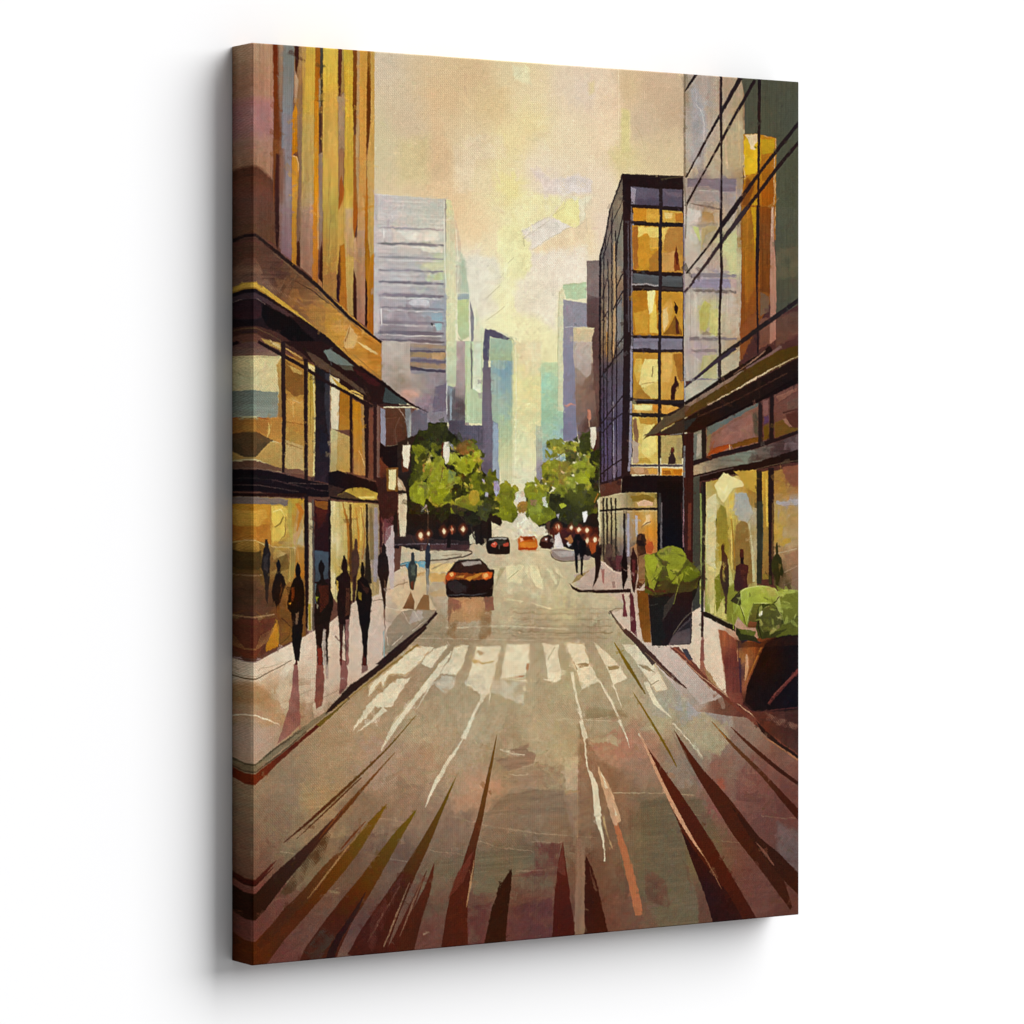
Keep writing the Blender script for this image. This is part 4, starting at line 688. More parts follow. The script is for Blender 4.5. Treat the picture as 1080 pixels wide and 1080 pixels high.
p('7f7892','765,940 930,940 1090,945 1090,1010 930,1012 765,1005',wob=.7,v=.1,d='h',c2='847c94'); l('2c2024','755,925 930,930 1090,932',[8,12,10]); l('342428','755,1010 840,1012 930,1020 1090,1022',[3,14,10,16],wob=1)
T('C3'); p('7f7890','765,0 925,0 925,45 765,45',wob=.7,c2='8a8296'); p('80788c','945,0 1090,0 1090,50 945,50'); l('2c2024','755,50 850,48 930,62 1090,60',[6,14,16,12],wob=1)
room('C3','765,68 922,72 925,365 765,365',['c89030',('dcb04c','780,110 820,110 830,200 790,260 770,180'),('ecd684','840,110 922,108 922,340 880,350 800,270 820,160',dict(v=.05)),('c08c34','770,75 920,75 920,105 780,105'),('b07c30','790,310 830,290 880,350 860,365 780,365'),('dcc068','820,300 920,250 922,360 880,360')])
l('5c4420','890,160 885,225',4); l('a07c40','820,270 900,258',3)
room('C3','942,72 1090,80 1090,370 942,370',['dca040',('e0b050','945,90 1020,90 1010,240 1000,360 945,360'),('cc8c34','1020,80 1090,85 1090,300 1060,240 1030,160')])
room('C3','760,395 925,398 925,455 760,452',['c89848',('e8dc94','775,400 885,405 880,440 775,435'),('d88c30','890,405 922,402 922,450 895,450')])
room('C3','945,400 1000,405 1060,420 980,460 945,455',['d89c44',('e0b058','960,405 1010,405 980,430')])
room('C3','760,478 920,482 925,775 765,775',['e0c468',('c09038','800,480 915,482 920,530 810,520'),('8c6448','765,500 785,490 800,600 798,660 770,620'),('b8a08c','760,620 800,640 800,775 765,770'),('ecd880','830,540 900,520 915,700 850,740 820,700'),('c4a048','800,740 850,730 885,765 800,772')])
room('C3','942,480 1000,470 1075,600 1075,775 942,775',['b8a468',('dcc478','945,485 1000,480 960,600 945,600'),('a89468','1040,610 1075,610 1075,760 1045,740')])
room('C3','750,795 922,800 920,845 745,840',['b08458',('c89c74','760,800 830,800 840,830 780,835'),('d8a44c','850,805 920,805 915,840 870,840')])
room('C3','945,800 1078,805 1075,848 945,848',['d8922c',('a8601c','950,820 1000,815 1010,845 955,845'),('c4741c','1020,812 1075,812 1072,845 1030,845')])
K('painted_mullion', parent=MB); T('A3'); l('241a20','942,830 942,1090',[18,20],wob=.5); l('241a20','752,940 935,950 1090,965',[12,14,14],wob=.6); l('261a1e','752,1045 930,1058 1090,1062',[16,20,20],wob=.7)
T('B3'); l('221a20','940,0 938,250 940,500 936,750 935,930 930,1090',[20,16,18,18,10,16],wob=.6,v=.2); l('282028','755,207 930,218 1090,220',[12,18,20],wob=.6)
T('C3'); l('282024','930,0 930,370 928,470 930,850',[16,12,16,12],wob=.5); l('281e22','745,365 930,385 1085,385',[20,20,20],wob=.6,v=.15); l('28201e','745,462 930,465 1010,468',[14,16,10],wob=.6); l('4c4450','745,785 1080,786',[14,14],wob=.5); l('585058','760,370 900,372',5,dry=.2)
T('A4'); l('2a2026','100,770 98,1090',[20,18],wob=.5); l('281c20','0,885 240,900',14); l('221a1e','0,998 240,1000',18,wob=.6); l('2a1e22','243,700 240,1090',12,wob=.4)
T('B4'); l('2a2028','95,0 95,800 90,1090',[20,14,16],wob=.6); l('2a1c22','240,-20 245,600 240,1090',[10,12,12],wob=.5)
room('A4','8,905 90,905 90,990 10,985',['d8a440']); room('A4','112,915 240,925 240,988 112,985',['d8a848',('c07c2c','190,930 240,930 240,985 195,985'),('e8c878','120,925 180,930 170,960 130,965')])
room('B4','108,118 240,118 238,405 108,400',['d09440',('e8c060','110,125 150,118 120,200 110,240'),('b8803c','125,180 155,125 235,122 235,290 200,300 120,270'),('d09c58','110,280 190,270 190,395 110,390'),('8a4420','182,395 185,300 198,240 210,300 220,390'),('5c2014','190,290 198,235 212,290 215,340 200,360')])
room('B4','105,525 240,530 240,805 105,800',['cc9434',('e0a84c','110,620 160,560 180,640 150,740 110,760'),('ecc884','112,640 140,620 150,720 115,780'),('8f5c20','150,760 190,680 215,720 235,800 110,800'),('24100e','188,590 215,630 205,670 190,665'),('54281a','192,680 215,720 215,795 195,790')])
room('B4','105,910 235,908 238,1200 105,1200',['d09c44',('e0b058','110,920 170,915 180,1000 150,1100 110,1100'),('a86c28','180,925 235,915 235,1100 210,1080')])
K('painted_base', parent=MB)
T('C3'); p('1a0e12','695,850 1085,848 1085,955 690,960',wob=.5,v=.15); p('5c362e','555,905 690,862 690,958 555,992',wob=.7,v=.1); p('2a1a20','555,895 700,850 700,866 555,912')
T('C4'); p('1a0e12','0,785 240,795 240,890 0,888',wob=.5); 
# shop under the block
K('painted_shopfront', parent=MB, label='lit painted shopfront at the foot of the dark block')
T('D3')
f('555,25 740,-5 925,0 920,420 780,460 560,430',[(570,60,'c4b890'),(600,60,'b0a27c'),(650,60,'cabf90'),(700,40,'a09078'),(760,30,'8a7440'),(820,30,'c4a04c'),(870,50,'d8b888'),(900,20,'8c7c30'),(570,200,'cfc394'),(620,200,'b0a070'),(655,200,'c9bf7c'),(685,200,'8f8686'),(720,220,'9c98a4'),(760,200,'b08c58'),(800,160,'cc8c34'),(850,160,'e0ac58'),(880,250,'d88c28'),(850,330,'c8783c'),(620,360,'5c443c'),(720,380,'6c6068'),(580,380,'a89470')],fd=3,v=.08,d='v')
p('dcb490','790,60 830,40 890,50 890,78 800,80',wob=1.2,dry=.05); p('8a6c28','750,20 850,10 900,30 890,55 840,38 760,55',wob=1.5); p('e8c48c','840,140 870,130 875,190 815,215 850,170',wob=1.5); l('4a2a18','815,215 850,190 878,178',[3,6,3]); l('b8b4b8','785,140 790,280',[16,14],dry=.2)
for x in (578,600,628,655): l('2c2420',f'{x},30 {x+2},420',11,wob=.7)
l('544c48','570,120 567,400',4); l('2a2422','710,130 712,420',14,wob=.6); l('a8a4b4','735,130 735,400',14,dry=.05)
l('1c1416','555,112 700,100 920,98',[12,14,16],wob=.4); l('d8ccb0','560,122 920,110',4,a=.5)
K('painted_door', parent=MB, label='dark painted doorway beside the lit shop')
T('D3'); p('181012','922,-95 1090,-95 1090,400 918,420',wob=.4,v=.2); l('4c4c50','945,0 945,370',14,dry=.1,wob=.6); l('848080','948,30 950,150',4)
T('D4'); p('140c0e','75,-140 245,-140 240,330 80,330',wob=.4,v=.2); l('6c6468','103,0 103,290',12,dry=.15,wob=.6); l('6a5658','240,130 243,280',8,dry=.1); l('3a2020','232,0 235,120',8)
T('C4'); l('3a3838','95,900 92,1090',16,dry=.1); l('2a2224','240,890 240,1085',8)

# ---------------------------------------------------------------- glass building on the right
RB = K('painted_glass_building', label='large painted glass building with crossing dark glazing bars')
T()
p('54302c','721,78 850,80 850,500 842,640 760,640 722,600 725,440 721,420',wob=.2)
T('A4')
K('painted_glass_pane', parent=RB, label='pale see-through painted glass pane')
f('246,30 625,40 630,420 605,1120 246,1120',[(255,200,'a08c74'),(300,100,'b8a494'),(330,250,'b4a9a2'),(400,150,'b8a698'),(350,400,'b5aaa0'),(420,350,'c0aa96'),(440,250,'baa48c'),(300,500,'bdb0a2'),(400,600,'c4b498'),(520,150,'b89c80'),(540,300,'c0a684'),(560,450,'c4b088'),(560,620,'bfae84'),(600,300,'b0966c'),(520,650,'bca888'),(300,650,'c0ae90'),
 (350,730,'8a7a84'),(520,740,'90828a'),(350,820,'a89a90'),(430,840,'a49488'),(540,830,'aa9a96'),(350,880,'b4a494'),(300,950,'d0c4b8'),(400,950,'b88c58'),(440,950,'c4a88c'),(350,1000,'b0a094'),(540,950,'bcac9c'),(560,1050,'c8bca4'),(300,1060,'d2c8b8'),(600,700,'a88c68'),(600,1000,'a48460')],fd=6,v=.06,d='v')
p('b0a8a4','290,130 330,120 380,300 400,480 360,640 290,640',wob=3,soft=3,dry=.2); l('dcd0c4','325,170 330,250 355,280 372,360 370,470',[2,3,5,4,2],c=1,wob=1); l('d6b898','500,330 520,650',10,dry=.2); l('cdb488','590,250 600,640',10,dry=.15); l('a88464','625,100 625,400',12,dry=.1,wob=.8)
p('877888','270,710 580,714 580,790 480,795 400,760 270,762',wob=1,v=.08,d='h'); p('a09490','300,775 470,780 470,860 320,855',wob=2,dry=.15,d='h'); l('8f8288','280,760 440,775',8,dry=.2); l('847068','290,870 400,890 470,905',[3,16,10],dry=.15); l('cfae84','578,760 578,900',4); l('c4bcb0','340,785 460,790',5,dry=.2)
p('d6ccc0','270,900 350,915 358,950 310,990 270,980',wob=2); p('b48a58','365,920 430,930 440,980 360,990',wob=2,dry=.05); p('c8b49c','430,930 470,920 470,990 445,985',wob=1); p('8f8580','280,1000 460,990 460,1018 290,1020',wob=1.5,dry=.05); l('d0d080','325,1020 350,1100',6)
T('B4')
FADE[0] = (222, 246)
f('246,0 625,0 612,200 605,960 480,1090 246,1090 246,300',[(300,30,'d0c4b8'),(400,30,'b88c5c'),(300,180,'cfc7b6'),(400,200,'b09c7c'),(440,300,'b8a48c'),(350,360,'c8baa8'),(430,380,'c4a894'),(530,250,'cac690'),(560,380,'d0cc94'),(560,100,'b8ac94'),(270,500,'b4a69c'),(350,480,'a49aac'),(450,480,'968ea4'),(560,480,'b09c90'),
 (300,600,'d0c6b6'),(380,650,'c4be78'),(440,650,'cdc68c'),(540,600,'ccbcae'),(560,750,'c8b49c'),(300,760,'c4b8ae'),(440,770,'c0b498'),(400,850,'aea49c'),(350,900,'b09ca8'),(300,1000,'bfb4a8'),(400,1000,'b4aa74'),(430,960,'bcae8c'),(540,980,'c4b084'),(590,600,'b89c7c'),(595,200,'b09068'),(590,850,'b08c68')],fd=5,v=.06,d='v')
FADE[0] = None
p('8f8690','290,412 470,410 580,418 580,438 290,436',wob=1,dry=.05,d='h'); p('988ea8','300,450 470,445 545,450 540,500 300,500',wob=1,v=.08,d='h'); p('c4a49c','545,445 580,445 578,500 548,500',wob=1); p('7c706c','300,510 470,512 580,518 580,535 470,535 310,525',wob=1.2,dry=.1,d='h')
p('c4c880','300,110 340,120 352,200 345,210',wob=1); p('b8a070','360,120 450,110 455,130 380,160 350,280',wob=2,dry=.15); p('cdc890','500,190 580,130 580,400 540,405 520,330 490,260',wob=1.5,v=.05); p('bfb868','345,640 375,580 410,600 405,700 380,780 345,760',wob=2,dry=.15); p('c9c27c','410,640 460,630 462,800 410,800',wob=1.5); p('9c8c78','390,770 430,790 380,800 350,790',wob=2,dry=.2)
p('84787c','280,812 470,812 580,820 580,832 280,832',wob=1,d='h',dry=.05); p('8e8084','290,890 460,888 455,908 310,908',wob=1.5,dry=.1); p('b3ab74','370,930 440,925 460,960 400,1060 360,1080 350,1000',wob=1.5); p('c2a878','500,960 580,900 590,1000 500,1040',wob=1.5)
l('c8bcae','285,540 285,800',6,dry=.1); l('a89c94','290,500 290,810',3); l('8c7c8c','246,100 250,700',10,dry=.1,a=.8); l('7a6c80','290,1075 400,1078 470,1060',[4,8,6],wob=.8)
T('C4'); p('bcb49c','250,230 350,160 470,60 480,175 380,250 250,325',wob=.6,v=.07); p('b8b080','365,40 455,20 455,170 370,180',wob=1); l('7c7084','280,185 350,178 460,180',[3,9,8],wob=.6); p('bfb090','480,60 600,0 590,100 485,160'); l('a8a0a0','250,100 255,320',10,dry=.2)
T('A4')
K('painted_glass_pane', parent=RB, label='dark green grey painted glass pane')
p('525244','608,70 985,95 985,1100 830,1100 825,450 632,430 630,200',wob=.5,v=.07,c2='4f5646',d='v'); l('4a3c38','632,120 632,400',4,a=.5); l('60614f','700,100 790,110',5,dry=.4,a=.5)
T('B4'); p('54584a','818,-10 985,-10 985,600 830,690 825,300',wob=.5,v=.07,c2='545040',d='v'); p('67604c','830,250 980,240 980,420 835,450',dry=.5,wob=2); p('6a4638','830,690 985,640 985,790 830,870',wob=2,v=.1,soft=1.5); l('6c6c58','893,0 893,100',2.5,a=.6)
K('painted_lit_panel', parent=RB, label='tall orange painted panel lit behind the glass')
T('A4')
p('c4821c','622,430 720,428 832,455 825,1100 605,1100 612,800 628,700',wob=.8,v=.07,c2='a8621c',d='v',rim=('e0b080',1)); p('e0b428','625,470 640,440 720,432 735,460 730,620 700,680 660,690 625,690',wob=1.5,v=.1); p('e6cca0','630,432 715,430 712,480 690,500 700,530 670,520 650,460',wob=1.5); p('c49a20','740,460 825,458 815,550 770,590 735,560',wob=1.5,v=.1); p('b8741c','735,560 820,550 815,760 740,720',wob=1.5,c2='a05c14'); p('8a7c1c','690,505 705,505 710,520 695,520')
p('8a4c18','610,880 640,700 690,760 650,900 640,1090 605,1090',wob=2,soft=1.5,v=.1); p('c49424','660,880 710,830 715,1090 660,1090 675,960',wob=1.5,v=.1); p('a05814','735,760 815,700 815,1090 740,1090',wob=1.5,v=.12,d='v'); l('b87c1c','770,900 775,1080',10,dry=.3); l('e0bc98','820,560 818,780 812,1080',[5,3,5],wob=1); l('e4c49c','625,560 632,720',4,dry=.3,wob=2)
T('B4')
p('9c5c1c','608,-20 825,-20 800,120 795,590 600,960 612,500',wob=.8,v=.1,c2='8a481a',d='v'); p('c8941c','670,-10 715,-10 712,90 700,260 690,380 690,200',wob=1); p('b0701c','612,0 670,0 690,240 700,460 640,620 620,400',wob=2,soft=2,c2='a0601c',v=.12,d='v'); p('8a4a18','728,-10 800,-10 795,540 728,520',wob=1,v=.15,d='v',c2='7c4418'); p('7c5c44','728,520 785,560 780,650 728,680',wob=1.5,dry=.1); p('8c4c24','600,760 700,640 705,760 610,960',wob=2,v=.1)
p('c4967c','800,-10 815,-10 818,250 830,350 828,830 785,860 790,600 792,200',wob=.8,v=.08,c2='b07864',d='v'); l('ddc0a0','806,0 803,180',4); p('7a4c3c','725,700 785,690 785,860 725,890',wob=1.5)
T('A4')
K('painted_glazing_bar', parent=RB); dk='281a1e'
l(dk,'328,48 285,110 252,160',[20,16,8],wob=.3); l(dk,'605,72 480,300 370,500 258,705',[30,18,14,10],wob=.5); l(dk,'695,88 610,240 570,310 490,460 380,660 258,885',[20,22,18,18,12,14],wob=.5); l('3c2c38','560,130 490,260',6,a=.6)
l(dk,'985,345 860,500 720,680 600,850 480,1010',[22,24,18,30,24],wob=.5); l(dk,'985,465 840,640 720,800 600,960 500,1090',[20,24,20,24,26],wob=.5); l(dk,'482,60 480,300 485,600 482,1090',[16,18,12,14],wob=.4); l(dk,'724,80 722,400 718,700 716,950 714,1090',[22,18,14,12,16],wob=.5,v=.2); l('847058','250,45 252,700',12,dry=.1,a=.8); l('8a7c70','245,700 262,900 255,1090',10,dry=.2)
l('8c5c54','472,80 470,320',4,a=.7); l('6c5c70','474,730 476,900',8,a=.5)
T('B4')
l(dk,'575,-10 480,120 400,240 260,412',[30,24,14,10],wob=.5); l('3c2c30','650,-10 580,80 480,220 380,360 300,465',[26,28,22,20,14],wob=.5); l('3c2c38','310,460 250,530',[16,14]); l(dk,'480,0 478,120 485,380 472,700 475,1085',[16,12,18,14,16],wob=.5,v=.2); l(dk,'715,-20 712,250 708,500 715,920',[20,24,12,12],wob=.5)
l('2c1e1c','985,570 860,660 720,760 600,850 480,935 400,1010 310,1085',[26,28,28,28,26,16,10],wob=.6,v=.15); l('3c3440','560,880 420,980 300,1085',[6,8,8],a=.8)
T('C4'); l('3a2c40','575,-15 460,65 380,120 250,232',[18,16,14,8],wob=.5); l('3a2c34','470,60 470,185',18,wob=.3)
# cornice / canopy
K('painted_canopy', parent=RB)
T('C4')
p('5c4018','-10,560 60,470 110,440 250,350 480,210 700,80 800,10 985,-40 985,30 850,100 700,180 540,270 400,340 260,420 100,500',wob=.5,v=.1,c2='50390f',g='100,500 900,0'); p('6a4a38','20,530 100,440 200,370 250,350 300,330 240,420 120,490',wob=1,v=.1); p('8c7060','250,345 480,200 640,110 560,180 400,280 290,350',wob=.8,dry=.05)
l('20120e','250,335 370,260 500,175 640,90 760,20 800,-15',[20,20,30,34,40,44],wob=.5,v=.1); l('98705c','560,150 700,50 760,0',[4,10,6],wob=.5); l('7c5c58','640,110 800,15 860,-30',[8,16,18],wob=.6)
p('5f3c20','100,450 200,420 330,340 300,380 180,460 60,510',wob=1.2,a=.7)
l('e6c8a0','400,340 500,285 620,218 700,175 800,115 985,25',[3,6,8,14,6,3],wob=.9)
p('24130f','985,35 860,100 700,190 500,290 400,345 250,430 130,500 240,515 310,520 385,490 480,440 720,325 780,280 985,190',wob=.5,v=.15); p('2c2c2c','130,500 250,440 330,420 260,500 200,510',wob=1); p('3c4244','130,498 240,505 245,520 125,518',wob=.8); p('4a1c1c','0,530 120,515 240,530 40,538',wob=.5)
l('4a2c20','330,420 600,300 900,140',8,dry=.25); l('1a0c0c','390,480 600,375 720,315 850,245 985,175',[20,16,16,30,36],wob=.5)
T('C3'); p('5a4a38','830,600 900,550 960,480 1080,410 1090,400 1090,480 1000,520 920,580',wob=.6,v=.1); p('2c1e1c','960,480 1090,402 1090,412 1000,470'); p('3a2c24','930,580 1030,520 1090,490 1090,585 1000,590',wob=.8); l('8a8c8c','1000,592 1080,582',5,dry=.2)
# band of upper lights
T('C4')
def pane(q, seq):
    K('painted_window', parent=RB); p(seq[0], q, wob=.5, v=.08)
    for s in seq[1:]: p(s[0], s[1], **{**dict(wob=1.3, v=.09), **(s[2] if len(s) > 2 else {})})
pane('385,490 720,325 722,590 390,668',['8a5c4c',('5f6c68','390,488 720,325 715,350 560,430 400,540 392,650'),('946458','420,560 560,450 680,400 700,540 600,580 430,620'),('a06a5c','460,560 600,470 660,460 620,540 480,590',dict(dry=.1,soft=2)),('a84818','400,625 520,590 560,590 480,645 405,655'),('7a4a14','540,590 720,540 720,575 560,615'),('8a7450','390,540 415,520 410,640 392,650'),('54483c','680,400 720,380 720,540 690,520',dict(dry=.25,soft=2))])
l('e0b880','535,592 537,625',6)
pane('745,310 785,298 788,560 748,575',['6a4440',('8a5c58','750,320 780,310 780,400 750,410'),('5a3c68','750,415 782,405 782,450 752,460',dict(dry=.1)),('6a4c14','750,470 785,460 785,550 750,565')])
pane('815,280 985,200 985,505 818,555',['74483e',('8a5848','830,290 960,230 960,250 850,320'),('6a4c20','820,450 880,430 980,500 820,550'),('583028','890,400 985,370 985,480 920,490'),('946858','870,430 890,425 930,485 910,485',dict(dry=.1)),('6c4c40','900,320 985,290 985,360 900,370',dict(dry=.3))])
l('3c1c18','870,390 985,365',6,dry=.1)
pane('305,520 358,500 362,695 305,705',['8a8474',('a89c8c','310,540 355,520 355,640 320,690'),('6a706c','305,530 330,520 325,700 306,700')])
K('painted_frame', parent=RB)
l('221a18','372,490 374,680 370,730',[28,26,10],wob=.5); l('2a1e20','730,325 728,600',[24,26],wob=.5); l('241618','803,280 800,565',[24,26],wob=.5)
p('24161a','305,695 480,640 720,582 850,545 985,495 985,520 720,612 480,668 305,725',wob=.5); f('305,728 480,672 720,615 985,522 985,625 720,710 480,760 305,785',[(350,745,'b09c7c'),(420,740,'8a7c70'),(500,710,'6c7068'),(600,680,'708078'),(680,655,'7a8480'),(760,640,'645c5c'),(880,600,'54444a'),(960,560,'685860'),(900,640,'3c2c30'),(700,700,'403030'),(500,750,'74645c')],fd=8,v=.15,d='h')
p('1c1012','305,790 480,745 720,700 985,615 985,700 850,722 620,770 480,800 305,835',wob=.6,v=.2); l('5c4848','320,800 470,760 560,740',6,dry=.15); l('7c6450','480,800 600,775 850,712 980,690',3,dry=.2)
# shop windows below
T('C4')
K('painted_window', parent=RB, label='tall painted shop window with cream and ochre shapes')
T('D4')
f('385,-130 705,-200 710,520 560,775 380,695',[(410,0,'d0c48c'),(420,-60,'b8a868'),(460,-100,'b8983c'),(520,-110,'e4d48c'),(600,-100,'c4a04c'),(680,-150,'a8742c'),(680,-60,'a07c3c'),(420,200,'d2c894'),(420,450,'cfc68c'),(430,600,'c4b470'),(390,640,'8a9444'),(480,100,'9c8a34'),(480,250,'a8943c'),(500,400,'b0983c'),(550,50,'e0c060'),(550,150,'cfb44c'),(610,30,'bcb49c'),(640,100,'a89c8c'),
 (680,50,'c0b898'),(600,150,'a08040'),(610,250,'8a6a38'),(640,350,'947848'),(680,300,'c0b090'),(680,450,'c4b080'),(560,400,'b8a050'),(540,600,'98943c'),(470,640,'8f8c34'),(600,500,'847c34')],fd=6,v=.08,d='v')
p('e8d898','440,-110 500,-190 560,-160 630,-130 620,-100 560,-90 530,-40 500,0 465,-40',wob=1.5,v=.04); p('c4a044','560,-200 705,-210 705,-60 640,-90 600,-160',wob=2,v=.1,dry=.05); p('a8aaa4','570,-60 640,-70 660,0 690,60 650,120 590,110 570,50',wob=2,v=.06,c2='b0a894'); p('e4c454','530,-50 560,-60 555,120 535,100',wob=1,v=.1); p('948434','455,60 480,15 510,30 520,110 530,280 520,380 470,380 450,250',wob=1.5,v=.08,c2='a89034')
p('8c6c38','575,150 610,110 650,130 660,260 690,440 700,500 640,520 560,420 560,260',wob=1.5,v=.08,dry=.05); p('d0c898','390,-20 450,-60 455,250 450,420 388,380',wob=1.2,v=.05,dry=0); p('cabc6c','450,380 530,360 560,500 520,740 440,715',wob=1.5,v=.1,d='v'); p('88882c','490,560 600,480 640,540 560,770 520,745',wob=2,c2='7c8030',soft=2); l('dccb84','420,400 425,700',40,24,dry=.15); l('c8c090','680,300 690,500',16); p('7c7c24','440,480 490,420 500,600 450,700',wob=2,dry=.2); l('a87c2c','545,100 560,260 570,420',8,dry=.15)
l('3c3c14','452,100 450,160',6,dry=.1)
l('f4ecc0','470,-100 500,-60 520,-110',[3,8,3],dry=.1,wob=1.5); p('dcc888','400,100 440,80 445,260 405,300',wob=2,dry=.25,a=.7); l('a08c3c','452,120 448,400',5,dry=.15,wob=1.5); l('e0c468','545,170 552,420',6,dry=.2,wob=1.5); p('786428','470,420 520,400 530,560 480,600',wob=2,dry=.3,a=.7); l('c0b48c','660,130 690,380',8,dry=.3,wob=1.5); p('b8a86c','390,420 440,430 435,600 395,640',wob=2,dry=.25,a=.6)
K('painted_window', parent=RB)
p('c49a3c','740,-195 782,-205 782,470 742,480',wob=.5,v=.1,c2='8a6a3c',d='v'); l('dcb850','768,-150 772,150',12,dry=.1); p('8a7434','745,450 785,450 785,480 745,485')
K('painted_window', parent=RB, label='painted shop window at the right edge with soft tan shapes')
f('815,-200 985,-235 985,580 870,560 815,520',[(850,-150,'a87c38'),(930,-200,'8a5838'),(950,-100,'a87848'),(880,-60,'b88c50'),(880,0,'9c9088'),(940,-10,'a09494'),(850,60,'b8984c'),(940,80,'b08c54'),(850,200,'c49c3c'),(930,200,'b89c70'),(900,260,'b8a07c'),(850,300,'b0885c'),(950,330,'a07c5c'),(900,400,'8a6c54'),(950,480,'8a6c5c'),(850,500,'54442c')],fd=7,v=.07)
p('8a5440','870,-220 985,-250 985,-110 930,-100 890,-160',wob=2,v=.08); p('a8a0a0','830,-15 900,-5 985,-30 985,10 900,15 835,10',wob=2,dry=.05); l('c8b494','820,320 880,310 960,290',4,dry=.2); p('9c7458','880,330 985,290 985,380 900,400',wob=2,v=.08); l('bca08c','880,440 985,390',3,a=.7); l('9c8474','880,520 985,470',3,a=.6)
K('painted_frame', parent=RB)
T('C4'); l('20161a','372,830 372,1085',[26,26],wob=.4); l('24201e','722,755 724,1085',[34,36],wob=.4,v=.2); l('20161a','797,740 795,1085',[36,30],wob=.4); l('30201c','812,830 812,900',[3,10])
T('D4'); l('2a2a28','360,-120 365,60 368,300 362,500 362,690',[12,24,26,22,16],wob=.5,v=.2); l('24302c','725,-10 728,200 722,510',[36,40,30],wob=.5,v=.2); l('231618','792,-10 790,160 795,520',[24,18,20],wob=.4); l('5c4428','808,0 808,340',[10,8]); l('4a5448','745,20 742,300',5,dry=.2)
p('4a4c44','305,-160 345,-170 350,660 300,690 300,300',wob=.6,c2='3c3c38',v=.1); l('84a05c','352,-60 356,200 355,500',[10,12,4],wob=.6); l('aab868','350,450 350,640',8,dry=.1); l('9cac68','385,300 388,560',5,a=.7)
p('24180f','350,685 390,690 450,720 570,780 570,815 440,750 370,715',wob=.6); l('a89870','395,690 440,715 550,768',4)
K('painted_pillar', parent=RB)
T('C4'); p('34181a','245,525 308,520 305,1085 240,1085 240,900',wob=.5,v=.15,d='v'); l('707078','250,600 246,1080',12,dry=.1,wob=.5); l('5c2c24','285,880 285,1080',16,dry=.1)
T('D4'); p('381a18','245,-160 305,-160 302,400 250,400',wob=.5,v=.15,d='v'); l('6a3428','283,0 280,300',20,dry=.15); l('a8707c','243,40 243,280',4)

# ---------------------------------------------------------------- trees
def crown(par, label=None): K('painted_crown', parent=par, label=label)
tr = K('painted_tree', label='leafy painted trees on the left with bright knife-cut leaves')
T('C2')
p('2c201e','235,640 420,560 425,1090 235,1090',wob=1,v=.15)
T('D2')
p('241a18','215,310 210,150 300,0 300,-100 740,-130 770,-60 880,60 900,150 890,210 830,180 820,290 780,330 700,320 690,340 480,350 380,360 215,325',wob=2,v=.15)
p('3a2622','215,250 480,290 690,300 690,345 480,350 220,330',wob=1.5,v=.2,dry=.15); p('54302c','450,320 690,325 690,360 440,355',wob=1,v=.2); l('8a7480','215,325 380,318 450,322 620,320',5,dry=.2); p('5c3a36','380,325 460,325 460,350 380,362',wob=1,dry=.1)
p('cfc4a4','690,270 720,240 730,320 690,318',wob=1,dry=.1); p('d8ceb0','830,230 920,185 1000,200 1090,180 1090,290 960,290 930,280 850,285',wob=2,soft=1.5,dry=.05)
K('painted_trunk', parent=tr)
l('1e1614','563,150 560,345',[16,24]); l('1c1614','762,170 765,330',[12,16]); l('1c1614','820,180 820,290',[20,26]); l('4a3428','430,110 430,200 425,330',[6,10,8],dry=.1); l('54443c','300,80 380,140',2); l('443830','590,90 680,200',2.5); l('3a2c28','700,200 722,290',8); l('6c4430','320,270 350,320',4,a=.6)
crown(tr, 'clumps of green and olive leaves cut with a painting knife')
T('C2')
p('252a14','430,510 550,515 560,560 640,640 600,720 330,720 330,660 370,560 430,560',wob=1.5,v=.15); p('2c3018','325,650 440,640 460,1090 310,1090 320,900',wob=2,v=.2); p('1f2414','430,700 700,660 770,800 880,1000 860,1090 400,1090',wob=2,v=.2)
OL = ['7c8426', '6a7420', '8a8c2a', '545c1c', '3c441a', '98902c', '46501c', '70702a']
dabs('340,660 520,640 760,640 790,800 860,860 1000,930 1000,1085 420,1085 320,1000', 190, OL, 62, 5, .9, 1, .5, wob=1.2, v=.15)
def leaves(*a):
    for s, c1, c2, k in a: p(c1, s, c2=c2, **{**dict(wob=1.1, v=.12), **k})
